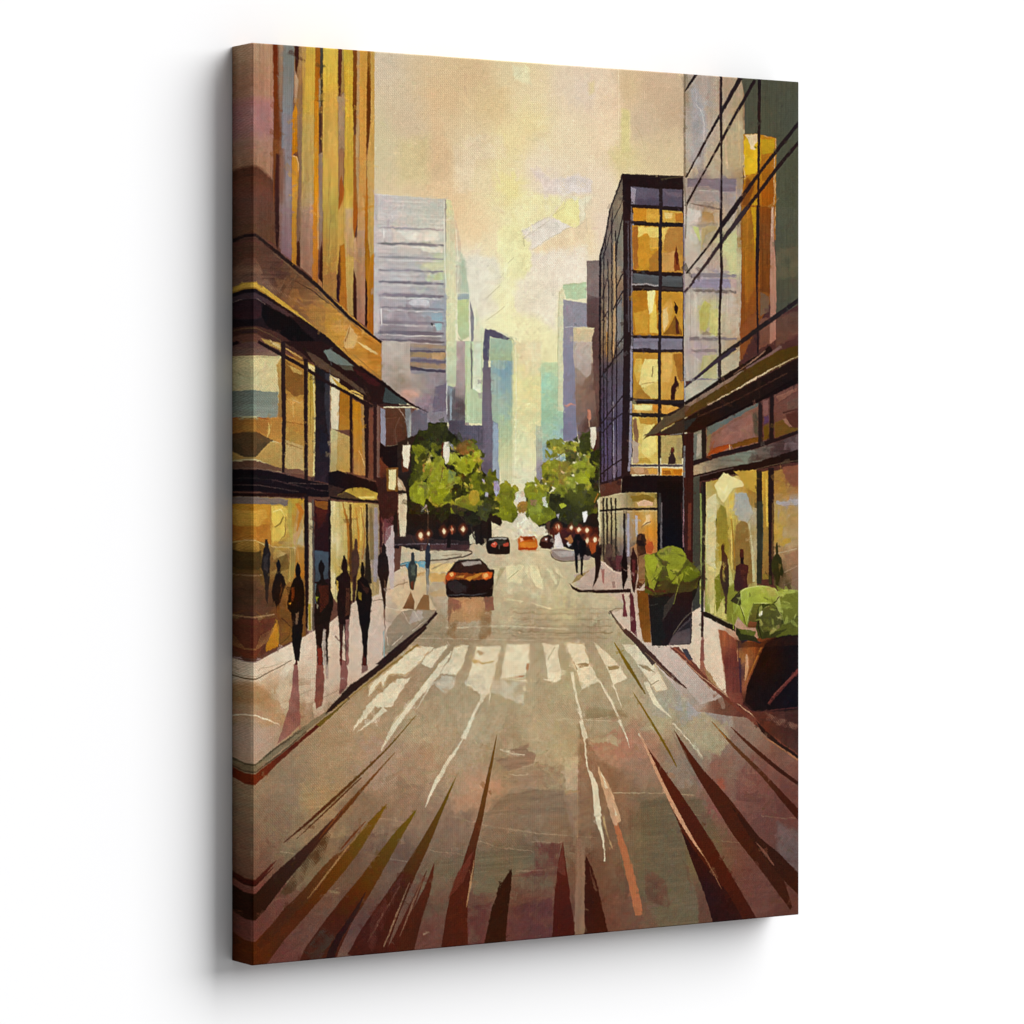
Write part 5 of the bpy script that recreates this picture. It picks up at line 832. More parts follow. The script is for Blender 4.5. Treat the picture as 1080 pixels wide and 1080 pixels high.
leaves(('370,560 430,560 450,700 370,640','2c3416','343818',{}),('430,515 545,520 560,600 470,650 430,590','2c3418','38341c',{}),
 ('325,660 380,655 415,690 385,745 340,700','7c8c24','4c5818',dict(c=1)),('400,700 440,740 380,780 360,740','3c4818','4c5420',{}),
 ('340,780 400,760 400,830 350,850','54601c','3c4418',dict(dry=.1)),
 ('510,725 540,790 600,850 580,900 500,950 440,935 425,880 460,800','96a02c','8a9024',dict(c=1,rim=('c0c468',1))),
 ('460,740 500,720 520,740 440,850 380,890 390,840','8a8c30','6c7420',{}),('320,920 370,890 430,905 440,960 400,1030 320,985','7c942c','8c9a24',dict(c=1)),
 ('370,905 420,900 440,960 400,1010','6c6c30','7c8828',dict(dry=.05)),('470,930 540,925 550,980 520,1018 470,1010 445,980','88981f','92a024',dict(c=1)),
 ('560,705 600,700 650,760 660,840 620,820 570,760','a4b040','8c9c2c',{}),('620,650 690,625 740,680 720,710 660,720 610,690','7a5c2c','94602c',dict(c=1)),('680,625 740,660 760,700 720,690','70802c','5c6c20',{}),
 ('640,730 700,710 760,690 760,740 700,830 660,850 630,780','9aac2c','8c9c24',dict(rim=('c0c460',1))),('720,760 750,700 765,740 740,800','b0a838','8c8424',{}),('560,810 605,830 600,890 550,900','5c9060','8a9c3c',{}),('590,850 640,850 660,870 620,910 600,890','8aa030','70842c',{}),
 ('500,1000 560,940 590,980 540,1020','5c8030','3c5c1c',{}),('570,920 640,890 640,980 590,1010','2c2c18','34381c',{}),('640,860 700,840 700,940 650,960','3c4418','2c3414',{}),
 ('700,850 740,830 770,900 740,1000 700,960','5c7420','4c6c1c',{}),('740,760 775,860 770,900 740,870','34481c','3c4c1c',{}),('800,850 865,870 870,890 820,1000 795,900','4c6020','3c5018',dict(c=1)),('760,900 800,890 790,980 750,1000','3c5820','2c401c',{}),
 ('600,1000 690,970 760,1000 740,1050 690,1090 620,1060','94902c','7c8420',dict(c=1,rim=('b8b050',1))),('690,955 740,945 755,990 720,1040 690,1010','bca43c','a49030',dict(c=1)),('760,1010 800,990 880,1030 870,1090 770,1090','3a4a24','2c381c',{}),('820,970 880,1020 800,1030','2a3018','2c341c',{}),
 ('870,930 960,920 985,960 950,1030 890,1020','7c8428','5c7020',dict(c=1)),('890,1010 960,1020 1000,1070 960,1090 880,1090','6c8424','5a741c',{}),('1000,1030 1050,1010 1060,1060 1010,1090','a8782c','8c8030',dict(c=1)),('1040,900 1090,885 1090,1040 1060,1020','6c8c24','4c6c1c',{}))
dabs('340,680 500,690 600,640 750,660 780,860 980,930 980,1080 640,1080 340,1010', 120, ['a8a838','98a02c','5c6420','b4a43c','3a421a','7c8428','c0b04c','8a7c30'], 36, 6, .9, 1, .45, wob=1, v=.15, a=.85)
for s in ('410,1040 430,1000 480,940 510,920','455,880 420,960','450,720 400,830','510,900 525,830','470,1000 540,930 600,900'): l('a8ac60',s,4,2,wob=.8)
l('3a2c20','560,780 550,810',24,10); l('5c2c1c','525,800 505,890',4); l('b07c38','450,800 440,850',10,6); p('c0883c','395,770 410,775 408,830 395,820')
p('a8a0c4','845,885 870,880 885,930 860,980 845,930',wob=1); p('b0a8c0','770,870 790,870 785,900',wob=1); p('b8b4c8','790,950 815,960 810,990 790,980'); p('d8cfae','980,960 1040,930 1050,1000 1010,1020 980,1020',wob=1.5,dry=.05); p('9a5c50','1005,980 1025,975 1022,995')
T('D2')
leaves(('310,0 400,-40 410,60 380,80 320,40','8aa42c','7c9428',{}),('440,-20 550,-20 520,50 470,60','88981f','7c8c24',dict(c=1)),('420,30 480,90 440,130 400,90','2c3014','343818',{}),('300,50 390,70 420,130 320,110','2c241c','30281c',{}),
 ('600,50 680,20 760,-10 740,60 720,130 640,90','8c8c2c','5c6c28',dict(c=1)),('700,-20 755,0 740,60 715,80 690,40','c0a43c','a8902c',dict(c=1)),('740,80 800,60 830,110 800,180 740,160','34442c','3c4c2c',{}),('560,60 620,80 700,110 690,160 600,130','44382c','3a3820',{}),
 ('650,130 700,110 760,150 750,200 680,200','24241c','2c2c1c',dict(c=1)),('800,20 890,70 820,100','30381c','38401c',{}),('890,0 990,20 960,70 1000,150 940,170 880,110','74842c','5c7420',{}),('850,130 910,100 990,150 960,185 900,170','7c942c','5c7c20',{}),('1000,60 1050,50 1050,110 1010,130','b08038','9c7030',dict(c=1)),
 ('1060,60 1090,50 1090,150 1040,160','4c6c20','3c5818',{}),('450,110 560,60 580,130 520,190','282418','30301c',{}))
p('d8cfae','985,0 1050,0 1040,50 1000,60 985,30',wob=1.5,dry=.05); p('c8c0a8','1000,110 1050,130 1040,180 1000,150',wob=1.5,dry=.05); l('d0c8b8','385,115 420,75',[3,10],wob=.8); l('c8c0b0','420,80 430,130',3)
tr2 = K('painted_tree', label='leafy painted trees beside the dark block')
T('D3')
p('241a16','230,0 540,0 555,420 500,400 300,330 240,230 180,230 140,120',wob=2,v=.15); p('5c3424','250,210 320,240 300,300 260,260',dry=.2,wob=2)
K('painted_trunk', parent=tr2); l('54382c','228,180 230,270',[26,10],wob=1); l('2c1c18','300,220 310,300',8)
crown(tr2, 'clumps of yellow green leaves with sky showing between')
T('C3')
dabs('230,630 420,620 540,700 540,1085 80,1085 90,900 200,860', 110, OL, 60, 7, .9, 1, .5, wob=1.2, v=.15)
leaves(('425,640 440,590 495,570 500,700 470,720 430,700','3a4c20','2c3c18',{}),('500,700 555,680 550,980 480,1000 470,800','2a3018','242c18',{}),('390,620 415,600 420,640','4c4c30','3c3c20',{}),
 ('235,620 310,620 325,660 290,700 215,765 260,700 240,660','8a9038','7c8428',dict(rim=('a8a860',1))),('320,650 400,660 415,700 360,720 300,710 270,700','9a9c34','a8983c',{}),('330,680 415,700 400,760 350,770','54582c','4c4c20',{}),('390,680 410,690 400,710','c08438','b07c30',{}),
 ('200,770 290,750 310,800 290,900 240,910 190,850','8f9430','7c8c28',dict(c=1)),('300,770 360,760 370,820 350,900 310,900 290,830','907c2c','847430',dict(c=1)),('380,780 460,740 520,790 490,860 400,870','8aa030','7c9424',dict(rim=('b0b458',1))),('440,750 490,700 500,720 470,770','8ca83c','6c8c2c',{}),
 ('390,870 470,850 500,920 480,950 420,900','8ca42c','98a830',dict(c=1)),('350,850 400,860 380,960 340,1000 330,900','849430','708824',{}),('250,960 330,900 340,1010 260,990','748c28','5c7c20',dict(c=1)),('360,930 460,900 510,980 500,1090 340,1090 350,1000','4c5820','3a441c',dict(c=1)),
 ('490,800 530,790 520,860 500,860','6c8c2c','5c7c24',{}),('160,920 220,910 220,980 170,1000','7c8c2c','5c7820',dict(c=1)),('75,930 110,890 150,920 160,960 120,1000 90,980','849430','748c28',dict(c=1)),('120,960 200,960 250,1090 100,1090','74942c','5c7c20',{}),
 ('230,1000 340,1000 340,1090 240,1090','2c3018','343818',{}),('40,1020 95,1010 100,1060 50,1090 35,1060','a0782c','8c8030',dict(c=1)),('0,930 20,960 0,1000','5c8020','4c7020',{}),('0,1000 30,1060 30,1090 0,1090','6c8c24','5c7c20',{}),('180,870 215,875 200,910 170,905','4c4838','5c5840',{}))
dabs('210,640 400,640 520,700 530,900 500,1085 60,1085 80,900 200,880', 110, ['a8a838','98a02c','5c6420','b4a43c','3a421a','7c8428','c0b04c','8a7c30'], 38, 8, .9, 1, .45, wob=1, v=.15, a=.85)
p('b8c8b8','260,740 330,710 345,750 300,760',wob=1.5,dry=.05); p('d8ceb4','190,1010 220,1000 225,1060 200,1070',wob=1); p('dcb87c','305,810 335,830 320,840'); p('a8c040','300,1020 350,1030 320,1055',wob=1); p('ddd6bc','20,970 80,960 90,1000 40,1020 25,1010',wob=1,dry=.05)
l('70782c','340,1000 370,930 400,880',4); l('5c3c20','270,745 330,700',3)
T('D3')
leaves(('110,0 200,0 260,60 280,150 230,180 170,200 120,170 100,100','74942c','5c7820',{}),('190,60 240,0 230,60 260,140 200,120','5c7c24','4c6c1c',{}),('100,90 170,70 200,100 120,140','88a03c','749430',dict(dry=.05)),('240,0 310,10 300,100 260,120 230,80','2c3018','343818',{}),('300,30 520,0 530,80 480,140 400,210 300,180 270,120','3c441c','2c301a',dict(v=.2)),
 ('340,0 540,-10 530,60 440,90 360,50','4c5820','3c4820',dict(c=1)),('0,100 40,130 20,180 0,180','4c6c20','3c5818',{}),('80,150 110,160 90,170','7c8440','6c7430',{}))
p('ddd8c0','25,20 80,10 90,50 50,60 20,50',wob=1.2,dry=.05); p('b0803c','40,70 80,50 95,100 60,130 40,110',c=1,wob=1,c2='94702c'); p('a88058','115,40 160,45 150,80 120,75',wob=1); p('c8c8b8','190,30 215,20 225,90 200,80',wob=1); p('a8c03c','295,70 320,60 345,75 315,95',wob=1.5); p('b8b0b8','280,135 298,125 290,160'); p('ddd4ba','0,190 60,120 120,180 170,215 210,200 230,270 190,265 150,275 40,270 0,300',wob=2,soft=1,dry=.05)
l('b0702c','545,0 520,60',6)
# lights
def lamp(kids, label=None):
    K('painted_street_light', label=label)
    for s in kids: s()
T('C2')
K('painted_street_light', label='white banner light in front of the dark trees'); p('5c2c1c','262,655 270,655 262,760 265,830 305,820 320,720 318,660',wob=.8); p('e9dcc0','270,655 318,655 312,760 300,808 275,790 268,700',wob=.8,v=.08)
K('painted_street_light'); p('6c3c20','165,805 235,800 240,945 170,945',wob=1); p('e6d8b0','185,812 228,812 228,900 222,945 180,940 182,860',wob=.8,v=.08); p('c0a080','232,850 270,890 292,945 240,940',wob=1); p('d8c4a0','235,870 260,900 270,930 238,915',wob=1,dry=.1)
K('painted_street_light'); p('ddd0b0','240,965 295,962 293,1090 240,1090',wob=.8,v=.08)
T('D2'); p('d8c8a8','240,5 295,5 292,200 285,275 250,275 245,150',wob=.8,v=.12,d='v'); l('6c3c30','238,0 242,270',5)
T('C2')
K('painted_street_light', label='white light leaning against the bright leaves'); p('6c2c1c','515,640 528,640 525,740 515,720'); p('e9e0c8','528,638 560,635 568,700 562,760 540,775 525,720',wob=.8,v=.08); l('8c8c98','560,635 580,660 592,690',[4,16,8],dry=.1)
T('C3')
K('painted_street_light', label='white light beside the dark block'); p('4c1c14','530,560 540,600 530,680 515,700',a=.9); p('e6d8c0','495,545 530,540 534,600 524,650 512,680 500,660 498,600',wob=.8,v=.08); p('c8846c','478,430 495,432 500,490 486,500',wob=1); l('c09c80','486,500 490,540',4)
T('C1'); K('painted_street_light', label='glowing wall light at the corner of the shop'); p('7c5020','1005,800 1080,800 1075,950 1010,945',wob=1); p('ecdca4','1022,812 1068,812 1066,900 1060,940 1020,935 1022,860',wob=.8,v=.08)
T('D2')
for x, y, r in ((385,268,20),(435,255,14),(530,240,18),(583,228,13),(652,228,17)):
    K('painted_lamp'); p('a04020',f'{x-r*1.3},{y} {x},{y-r*1.7} {x+r*1.3},{y} {x},{y+r*1.7}',c=1,soft=3,wob=1.5,a=.8); p('f4dcb0',f'{x-r*.7},{y} {x},{y-r} {x+r*.7},{y} {x},{y+r}',c=1,soft=1,wob=1)
l('d8885c','385,285 383,296',30,10,dry=.2); l('c06040','580,205 583,260',6,dry=.1)
T('D3')
K('painted_bustle', label='blurred red and brown crowd of shapes under the lamps')
p('4c2018','230,220 540,215 545,300 520,380 490,350 470,320 400,330 330,330 270,330 250,270',wob=3,v=.3,dry=.15)
for x, y, r in ((290,215,16),(374,217,14),(423,230,17),(474,235,16),(475,298,18),(525,295,18)):
    K('painted_lamp'); p('b04a24',f'{x-r*1.5},{y} {x},{y-r*1.5} {x+r*1.5},{y} {x},{y+r*1.8}',c=1,soft=3,wob=1.5,a=.85); p('f6e0b4',f'{x-r*.7},{y} {x},{y-r} {x+r*.7},{y} {x},{y+r}',c=1,soft=1,wob=1)
p('a84c20','480,310 535,310 530,370 510,385 490,350',wob=2,v=.15,dry=.1); p('dcd0c8','272,270 295,245 310,290 330,345 290,355 270,320',wob=1.5,v=.08); p('dcd4cc','345,320 360,305 378,320 360,340',wob=1); p('b07040','330,290 375,260 390,300 370,320',dry=.1,wob=2); l('b86040','285,195 290,235',10,dry=.1)
T('D3'); K('painted_street_light', label='white light hanging under the leaves'); p('f0ece0','445,118 475,112 478,140 465,175 455,185 448,160',wob=.6)

# ---------------------------------------------------------------- cars
T('D2')
car = K('painted_car', label='dark painted sedan with glowing amber tail lights')
p('c0926c','560,655 790,655 790,800 700,810 560,815',wob=2,v=.08,c2='b08864',soft=1.5); K('painted_reflection', parent=car)
p('bc8c64','570,670 785,665 780,800 600,810 560,790',wob=3,v=.08,c2='b89068',soft=2); p('946050','585,665 640,690 640,720 590,745',wob=2,dry=.1); p('8c5c4c','785,650 845,650 845,740 790,750',wob=1.5,dry=.1); p('8c6450','555,660 585,660 590,700 560,830',wob=1.5,dry=.1)
p('92704f','555,815 610,820 610,910 555,910',wob=3,dry=.25,soft=2); p('92704f','770,740 830,730 830,910 740,930 760,840',wob=3,dry=.25,soft=2)
K(car)
p('1e1214','541,530 552,500 578,468 604,434 640,422 700,418 762,422 796,450 820,478 846,484 846,520 842,600 832,645 800,655 680,658 570,660 548,640 542,590',c=1,wob=.5,v=.15)
K('painted_rear_window', parent=car); p('3c2018','575,490 610,440 640,425 770,425 800,460 815,490 700,500',wob=.8,v=.15); p('a8988c','640,440 680,428 760,430 770,445 720,455 660,458',wob=1,v=.1); l('54483c','620,425 760,418',6,dry=.1)
K('painted_car_body', parent=car); p('84401c','540,520 570,495 640,500 700,505 790,500 835,495 835,530 780,550 660,545 550,550',wob=1.5,v=.2); p('c8883c','600,525 660,520 650,540',dry=.1,wob=1.5); p('c07c30','660,540 740,505 790,500 740,530 690,550',wob=1.5,v=.1)
p('1c1012','545,560 600,545 680,580 760,545 840,540 838,648 560,655 546,640',wob=1,v=.15); p('30282c','555,560 600,545 670,590 670,625 600,630 560,600',wob=1.5,v=.1); l('4c4c54','550,645 640,640 720,645 800,632',[4,7,7,3],dry=.05)
K('painted_tail_light', parent=car); p('c85020','540,520 575,500 605,505 590,535 550,548',c=1,wob=1.2); p('f4b468','565,508 585,500 592,515 575,528',c=1,wob=.8)
K('painted_tail_light', parent=car); p('d85c20','770,515 800,500 835,505 830,530 790,548',c=1,wob=1.2); p('f4b468','780,515 800,505 808,522 790,540',c=1,wob=.8)
K('painted_car', label='small dark painted car farther down the street')
p('1a1416','798,310 822,284 870,276 925,278 943,300 946,350 942,380 900,386 820,383 800,360',c=1,wob=.7,v=.2); p('9c9c94','820,285 900,278 930,282 925,292 860,290 810,298',wob=.8); p('30302c','820,295 920,295 920,330 870,330',wob=1,dry=.1); p('c8503c','830,318 850,308 865,320 855,340 832,335',c=1,wob=1); p('b84838','905,318 935,312 935,332 910,335',c=1,wob=1); p('f0b09c','838,318 852,316 850,326'); l('5c5450','878,325 880,350',6)
p('b0a084','780,290 800,290 800,340',dry=.3,a=.6)
K('painted_car', label='small orange painted taxi')
T('D3')
p('c45418','38,290 60,272 145,270 160,300 165,335 150,360 40,358',wob=.8,v=.1,c2='d0702c'); p('8a3414','60,275 145,272 150,290 60,300',wob=1,v=.15); p('dc8430','45,310 150,305 155,340 90,345 50,335',wob=1.2,v=.1); p('f0b890','48,285 68,282 75,298 50,306',wob=.8); p('f0c8a0','128,282 145,284 140,298',wob=.8); p('a83c18','40,345 160,345 150,360 42,358',dry=.1); l('dca878','60,365 170,365',5,dry=.3)
K('painted_car', label='small dark painted car behind the orange taxi')
p('241418','172,330 178,295 200,270 240,262 262,290 265,345 240,352 190,348',wob=1,v=.2); p('6a3c34','180,300 200,280 230,280 225,310',dry=.2,wob=1); p('ece0d8','210,288 222,286 222,298 212,298'); l('4c2c2c','180,345 250,352',5)

# ---------------------------------------------------------------- people
def person(label, body, col='1c1214', legs=(), extra=(), head=None):
    K('painted_person', label=label)
    for s in body: p(col, s, wob=.6, v=.2, c=0)
    for a in legs: l(*a, wob=.6, v=.15)
    for e in extra:
        kw = dict(e[2]) if len(e) > 2 else {}
        kw['dry'] = max(kw.get('dry', 0), .12)
        p(e[0], e[1], wob=1.6, v=.25, **kw)
    if head:
        x, y, rx, ry = head
        p(col, f'{x},{y-ry} {x+rx*.8},{y-ry*.4} {x+rx},{y+ry*.3} {x+rx*.6},{y+ry} {x-rx*.6},{y+ry} {x-rx},{y+ry*.3} {x-rx*.8},{y-ry*.4}', c=1, wob=.5, v=.2)
    return CUR
T('D1')
person(head=(249, 315, 10, 24), label='shadowy painted figure deepest inside the orange window light',body=['242,295 256,293 262,340 275,380 272,460 268,540 262,640 255,700 245,670 240,580 228,500 216,470 230,350 242,335'],col='30221c',extra=[('40302a','235,400 262,380 260,500 235,480',dict(dry=.2))])
person(head=(326, 455, 13, 34), label='painted figure with rounded back in front of the orange window',body=['320,430 325,420 334,440 335,500 360,530 370,570 350,640 330,700 325,780 318,775 308,720 300,680 290,690 282,620 290,560 308,510 318,480'],col='1e1412',extra=[('6a4020','310,720 330,700 335,790 360,850 330,800 315,770',dict(dry=.1)),('4a2c1c','340,540 350,600 330,680',dict(dry=.3))])
PTA = person(head=(447, 482, 17, 42), label='tall painted figure in a dark coat walking off the pavement',body=['435,455 447,438 460,460 462,520 480,560 490,640 485,740 478,780 465,960 450,1045 432,1060 425,960 415,830 408,760 385,730 380,690 400,600 410,560 435,530'],col='140e0e',
  legs=[('24150f','420,780 428,980 435,1045',[20,14,6])],extra=[('6a5040','432,760 450,745 448,830 436,900',dict(dry=.05)),('5c2c18','405,600 425,590 420,680 405,690',dict(dry=.2)),('c08430','390,700 405,690 400,712',dict()),('4c1c18','432,1040 448,1050 445,1080 430,1080')])
PBR = person(head=(596, 462, 19, 40), label='broad painted figure before the dark doorway',body=['582,440 595,425 608,445 610,540 640,580 668,650 670,710 655,780 640,850 635,960 640,1080 630,1080 622,950 615,850 605,830 600,960 605,1085 570,1085 565,960 555,850 562,700 556,640 565,570 590,545'],col='1e120e',
  extra=[('4c2014','580,580 640,580 640,700 590,760',dict(dry=.25)),('8a9a30','556,655 575,660 565,690'),('a8a088','562,700 580,710 572,730',dict(dry=.2)),('7c2c20','570,980 600,980 600,1085 572,1085',dict(dry=.1)),('a8988c','606,860 622,860 625,1085 608,1085')])
PAR = person(head=(742, 450, 19, 48), label='painted figure with arms folded before the cream window frame',body=['735,400 742,392 755,440 758,490 778,530 782,620 780,720 775,780 765,900 765,1085 750,1085 745,900 738,830 728,960 725,1085 715,1085 712,900 700,760 692,660 705,600 680,570 690,530 730,500'],col='24120f',
  extra=[('c8a040','685,550 705,560 700,620 690,600',dict()),('4c2a1c','750,600 775,600 775,760 745,780',dict(dry=.2)),('5c1c18','713,880 728,880 724,1085 714,1085'),('8c5c54','748,800 772,790 768,1085 752,1085',dict(dry=.1)),('1a1010','735,400 742,392 755,440 755,490 735,500')])
person(head=(813, 322, 11, 32), label='shadowy painted figure between the golden window stripes',body=['806,290 820,290 822,350 835,390 836,450 820,520 815,600 800,690 790,680 792,560 788,480 785,380 805,345'],col='4a3028',extra=[('3a201c','800,520 815,520 805,690 795,690',dict(dry=.1))])
PNL = person(head=(855, 478, 13, 40), label='painted figure with narrow legs near the kerb',body=['848,440 860,438 864,530 890,560 915,620 915,680 905,740 905,800 890,870 885,1000 882,1085 855,1085 860,1000 850,880 835,800 825,720 812,670 820,600 822,550 848,530'],col='1a100e',
  extra=[('8a7028','825,620 850,630 845,680 830,670',dict(dry=.1)),('5c241c','860,1010 880,1000 880,1085 858,1085'),('3c2018','840,560 900,600 880,640',dict(dry=.35)),('a08070','871,850 878,850 876,960',dict())])
T('E1')
K(PNL); p('1a100e','755,-10 805,-10 798,120 795,180 780,180 770,60',wob=.6); K(PBR); p('24140f','500,-10 545,-10 540,100 515,100',wob=.6); K(PAR); p('3a201c','640,-10 660,-10 652,80 645,180',wob=.6); K(PTA); p('18100e','370,-10 435,-10 415,150 408,200 385,190 370,80',wob=.8)
K(PBR); p('24140f','558,-10 582,-10 578,60 568,70',wob=.6)
T('D1')
person(head=(990, 352, 13, 34), label='painted figure at the end of the shopfront',body=['985,320 992,318 996,370 1015,400 1025,500 1010,580 1000,660 1000,730 992,740 985,690 975,620 965,550 948,500 955,400 982,365'],col='2a1a18',extra=[('6a5044','990,540 1000,560 995,640',dict(dry=.2)),('6c4c40','988,740 1000,730 1000,880',dict(dry=.05))])
T('D2')
person(head=(334, 400, 11, 26), label='painted figure in a green coat on the corner',body=['328,380 335,372 342,400 345,430 360,460 360,520 345,570 340,610 325,610 315,600 308,540 300,480 312,440 325,420'],col='2c3a38',extra=[('1c1a1c','325,380 335,372 342,405 330,410'),('4c5c50','320,450 345,450 345,520 325,520',dict(dry=.2)),('5c342c','318,560 342,560 338,608 322,608')])
person(head=(431, 345, 10, 22), label='slim painted figure at the corner of the crossing',body=['425,325 438,325 440,360 447,400 440,470 435,540 432,600 420,600 418,520 412,440 412,370'],col='2a2c34',extra=[('c8c8c0','428,320 438,322 434,345'),('7c7c78','420,470 440,470 432,610 420,600',dict(dry=.05)),('a8a49c','418,580 436,580 430,640 420,640',dict(dry=.15))])
T('D3')
person('two painted figures seen from behind crossing the road',['400,260 430,255 442,285 465,300 472,370 452,400 448,460 446,520 434,515 432,420 425,380 415,400 416,500 404,500 398,440 396,380 382,330 390,290'],'18100f',extra=[('3c201c','405,290 425,300 420,360',dict(dry=.3))])
person('dark painted figure leaning forward on the island',['552,325 566,325 570,360 562,400 560,460 545,530 525,570 508,600 520,545 528,500 525,440 520,390 540,360'],'1e1214',extra=[('5c3c34','552,330 565,330 562,345',dict(dry=.2))])
person('shadowy painted group inside the lit shop window',['595,325 615,318 630,330 635,400 640,480 600,450 580,430 590,380'],'54403c',extra=[('3a242c','600,400 650,400 690,395 690,500 640,485',dict()),('5c3440','655,400 690,400 690,490 660,480',dict(dry=.1))])
person('black painted figure beside the pale shop window',['705,345 712,338 718,370 725,400 730,450 730,530 715,570 705,605 698,600 695,550 690,480 692,420 700,380'],'140c10')
person('plum painted figure just outside the shop',['760,345 768,340 775,370 790,400 795,480 785,570 775,630 765,625 755,560 748,480 750,400 758,380'],'2c1618',extra=[('54242c','760,420 780,420 775,560 762,560',dict(dry=.2))])
K('painted_person', label='painted figure in brown beside the planter')
p('4c3024','790,270 815,250 835,260 850,300 850,400 865,470 860,540 810,600 785,600 800,520 795,400 785,320',wob=1.5,v=.25); p('8a6848','800,400 850,380 865,500 830,570 800,560',wob=1.5,v=.15); p('241818','785,300 830,295 840,330 800,335',wob=1); l('2a1c1c','790,300 800,265 825,262 835,300',[5,6,6,5],c=1); l('2c1c18','822,255 822,320',10); p('c0582c','845,320 885,305 900,340 880,380 850,370',dry=.1,wob=2); l('7c3c1c','800,550 870,540',4,dry=.1)
T('D4')
person(head=(492, 285, 10, 22), label='thin shadowy painted figure behind the tall shop window',body=['483,270 495,262 500,300 520,340 530,400 532,500 522,600 515,705 505,700 505,600 490,540 472,470 475,420 485,380'],col='4c3020',extra=[('a88a3c','488,420 500,380 505,500 490,480',dict())])
person(head=(613, 318, 13, 26), label='stout maroon painted figure behind the tall shop window',body=['600,300 612,290 622,295 625,345 622,385 655,395 652,440 645,480 650,540 600,560 565,560 562,500 570,460 575,400 605,385'],col='48201a',extra=[('201214','602,292 622,294 622,385 606,385'),('5c2c1c','600,420 640,430 630,500',dict(dry=.3))])
person(head=(834, 295, 8, 40), label='dark green painted figure near the right edge',body=['830,255 838,252 840,320 860,345 875,440 868,465 855,460 850,500 838,545 830,540 822,480 805,440 798,380 810,345 828,325'],col='2c3018',extra=[('5c5430','845,380 862,400 850,440',dict(dry=.2))])
l('3c3c20','790,460 792,515',20,16,dry=.05)
T('B3'); T('C3')
K('painted_person', label='small painted silhouette with a raised arm on the third floor'); p('3a1814','1028,225 1038,222 1042,245 1055,270 1052,300 1035,320 1030,368 1005,370 1004,310 1010,280 1025,262',wob=.7,v=.15); p('d09c50','1035,300 1050,285 1048,320')
K('painted_person', label='small painted silhouette seated on the lowest office floor'); p('2c2028','1008,672 1022,668 1028,690 1020,710 1035,745 1032,775 985,778 990,735 1004,712 1002,690',wob=.7,v=.15); p('6a2c20','1008,672 1022,668 1026,700 1008,705')
# ---------------------------------------------------------------- planters
T('D3')
pl = K('painted_planter', label='tall dark painted pot with rounded green leaves')
K('painted_pot', parent=pl)
p('7a4818','790,615 860,610 880,940 840,945 825,930 800,760',wob=.8,v=.12,c2='8a5620'); p('1c1816','865,600 930,590 1090,570 1200,520 1160,640 1100,760 1000,920 975,965 890,960 880,860 868,720',wob=.6,v=.12); p('2c2c28','870,660 930,655 920,700 880,700',wob=1,dry=.1)
T('D4')
p('2a1614','110,510 210,520 345,460 300,570 300,600 295,880 285,895 140,900 45,905 35,800 25,640 20,580 80,570',wob=.6,v=.12,c2='24181a'); p('1e1c1c','30,600 150,590 180,620 110,740 130,860 100,905 50,900 40,780',wob=1,v=.1); l('3c3c38','35,650 80,640',5,3); p('3c3430','200,560 215,520 180,640 115,745 120,650',wob=.6,v=.1); p('4a3a3c','175,840 290,720 290,890 150,900',wob=1,v=.15,c2='5c4c4c'); p('30262a','200,820 290,740 285,790',dry=.2); l('8a7864','175,835 240,740 295,690',[2,4,2])
K('painted_foliage', parent=pl)
p('54561f','0,340 90,305 240,330 345,430 330,540 60,585 0,570',wob=1,v=.2)
p('3c3820','20,440 120,500 215,500 345,440 350,465 300,560 60,580 10,530',wob=1,v=.2)
leaves(('78,320 110,290 180,275 240,300 265,350 240,400 200,450 160,490 140,430 130,380 85,340','8c9828','7c942c',dict(c=1)),('90,300 170,280 160,330 100,350','94843c','8c8c30',dict(dry=.15)),('0,330 60,325 75,370 60,430 40,480 10,440 0,400','88a02c','78902c',{}),('25,500 85,410 110,400 80,480 50,560 30,540','84982c','94a43c',dict(rim=('c0c060',1))),
 ('230,430 280,405 340,430 345,460 300,490 250,500 235,470','4c7a1c','3c641c',dict(c=1)),('165,510 190,480 235,440 240,470 215,520','8ca030','7c9424',{}),('90,500 115,420 140,430 150,500 120,560 80,540','544c28','4c4020',{}),('110,360 145,370 140,400 110,395','6c5c2c','54441c',dict(dry=.2)))
for s in ('60,460 90,400 130,400 150,440','100,360 120,400 90,450 40,500','130,400 150,470 160,510','0,440 40,520 70,580','0,390 30,470','270,420 250,470','215,515 180,640'): l('94943c' if s[0]!='1' else '4c4820',s,4,2,wob=.8)
dabs('10,350 180,290 250,340 330,440 220,510 60,540', 34, ['9aa030','6c7424','b0a848','4c5420','808c2c'], 46, 9, .8, .6, .3, wob=1, v=.12, a=.7)
l('5c2c20','0,530 60,560 130,560',14,dry=.2)
T('D3'); leaves(('860,400 900,380 920,430 900,520 870,470 850,440','8cac30','7c9c2c',{}),('840,450 870,500 900,620 860,560','a8a03c','8c9030',{}))
pr = K('painted_planter', label='large painted planter with wide lettuce green leaves at the right edge')
K('painted_pot', parent=pr)
T('E4')
f('635,85 985,40 985,475 860,485 720,490 670,440 650,300',[(660,100,'3c3c4c'),(680,110,'9c5418'),(700,110,'b8602c'),(740,110,'a04c20'),(660,180,'a0642c'),(680,200,'c08460'),(700,260,'8a4418'),(665,260,'3c2c40'),(680,340,'9c5c44'),(760,120,'5c2c18'),(780,200,'241012'),(900,120,'20100f'),(800,350,'1e1010'),(900,400,'241414'),(720,400,'2c1614'),(970,300,'34201c'),(970,100,'24120e'),(730,470,'30181a')],fd=2,v=.1,d='v',wob=.6)
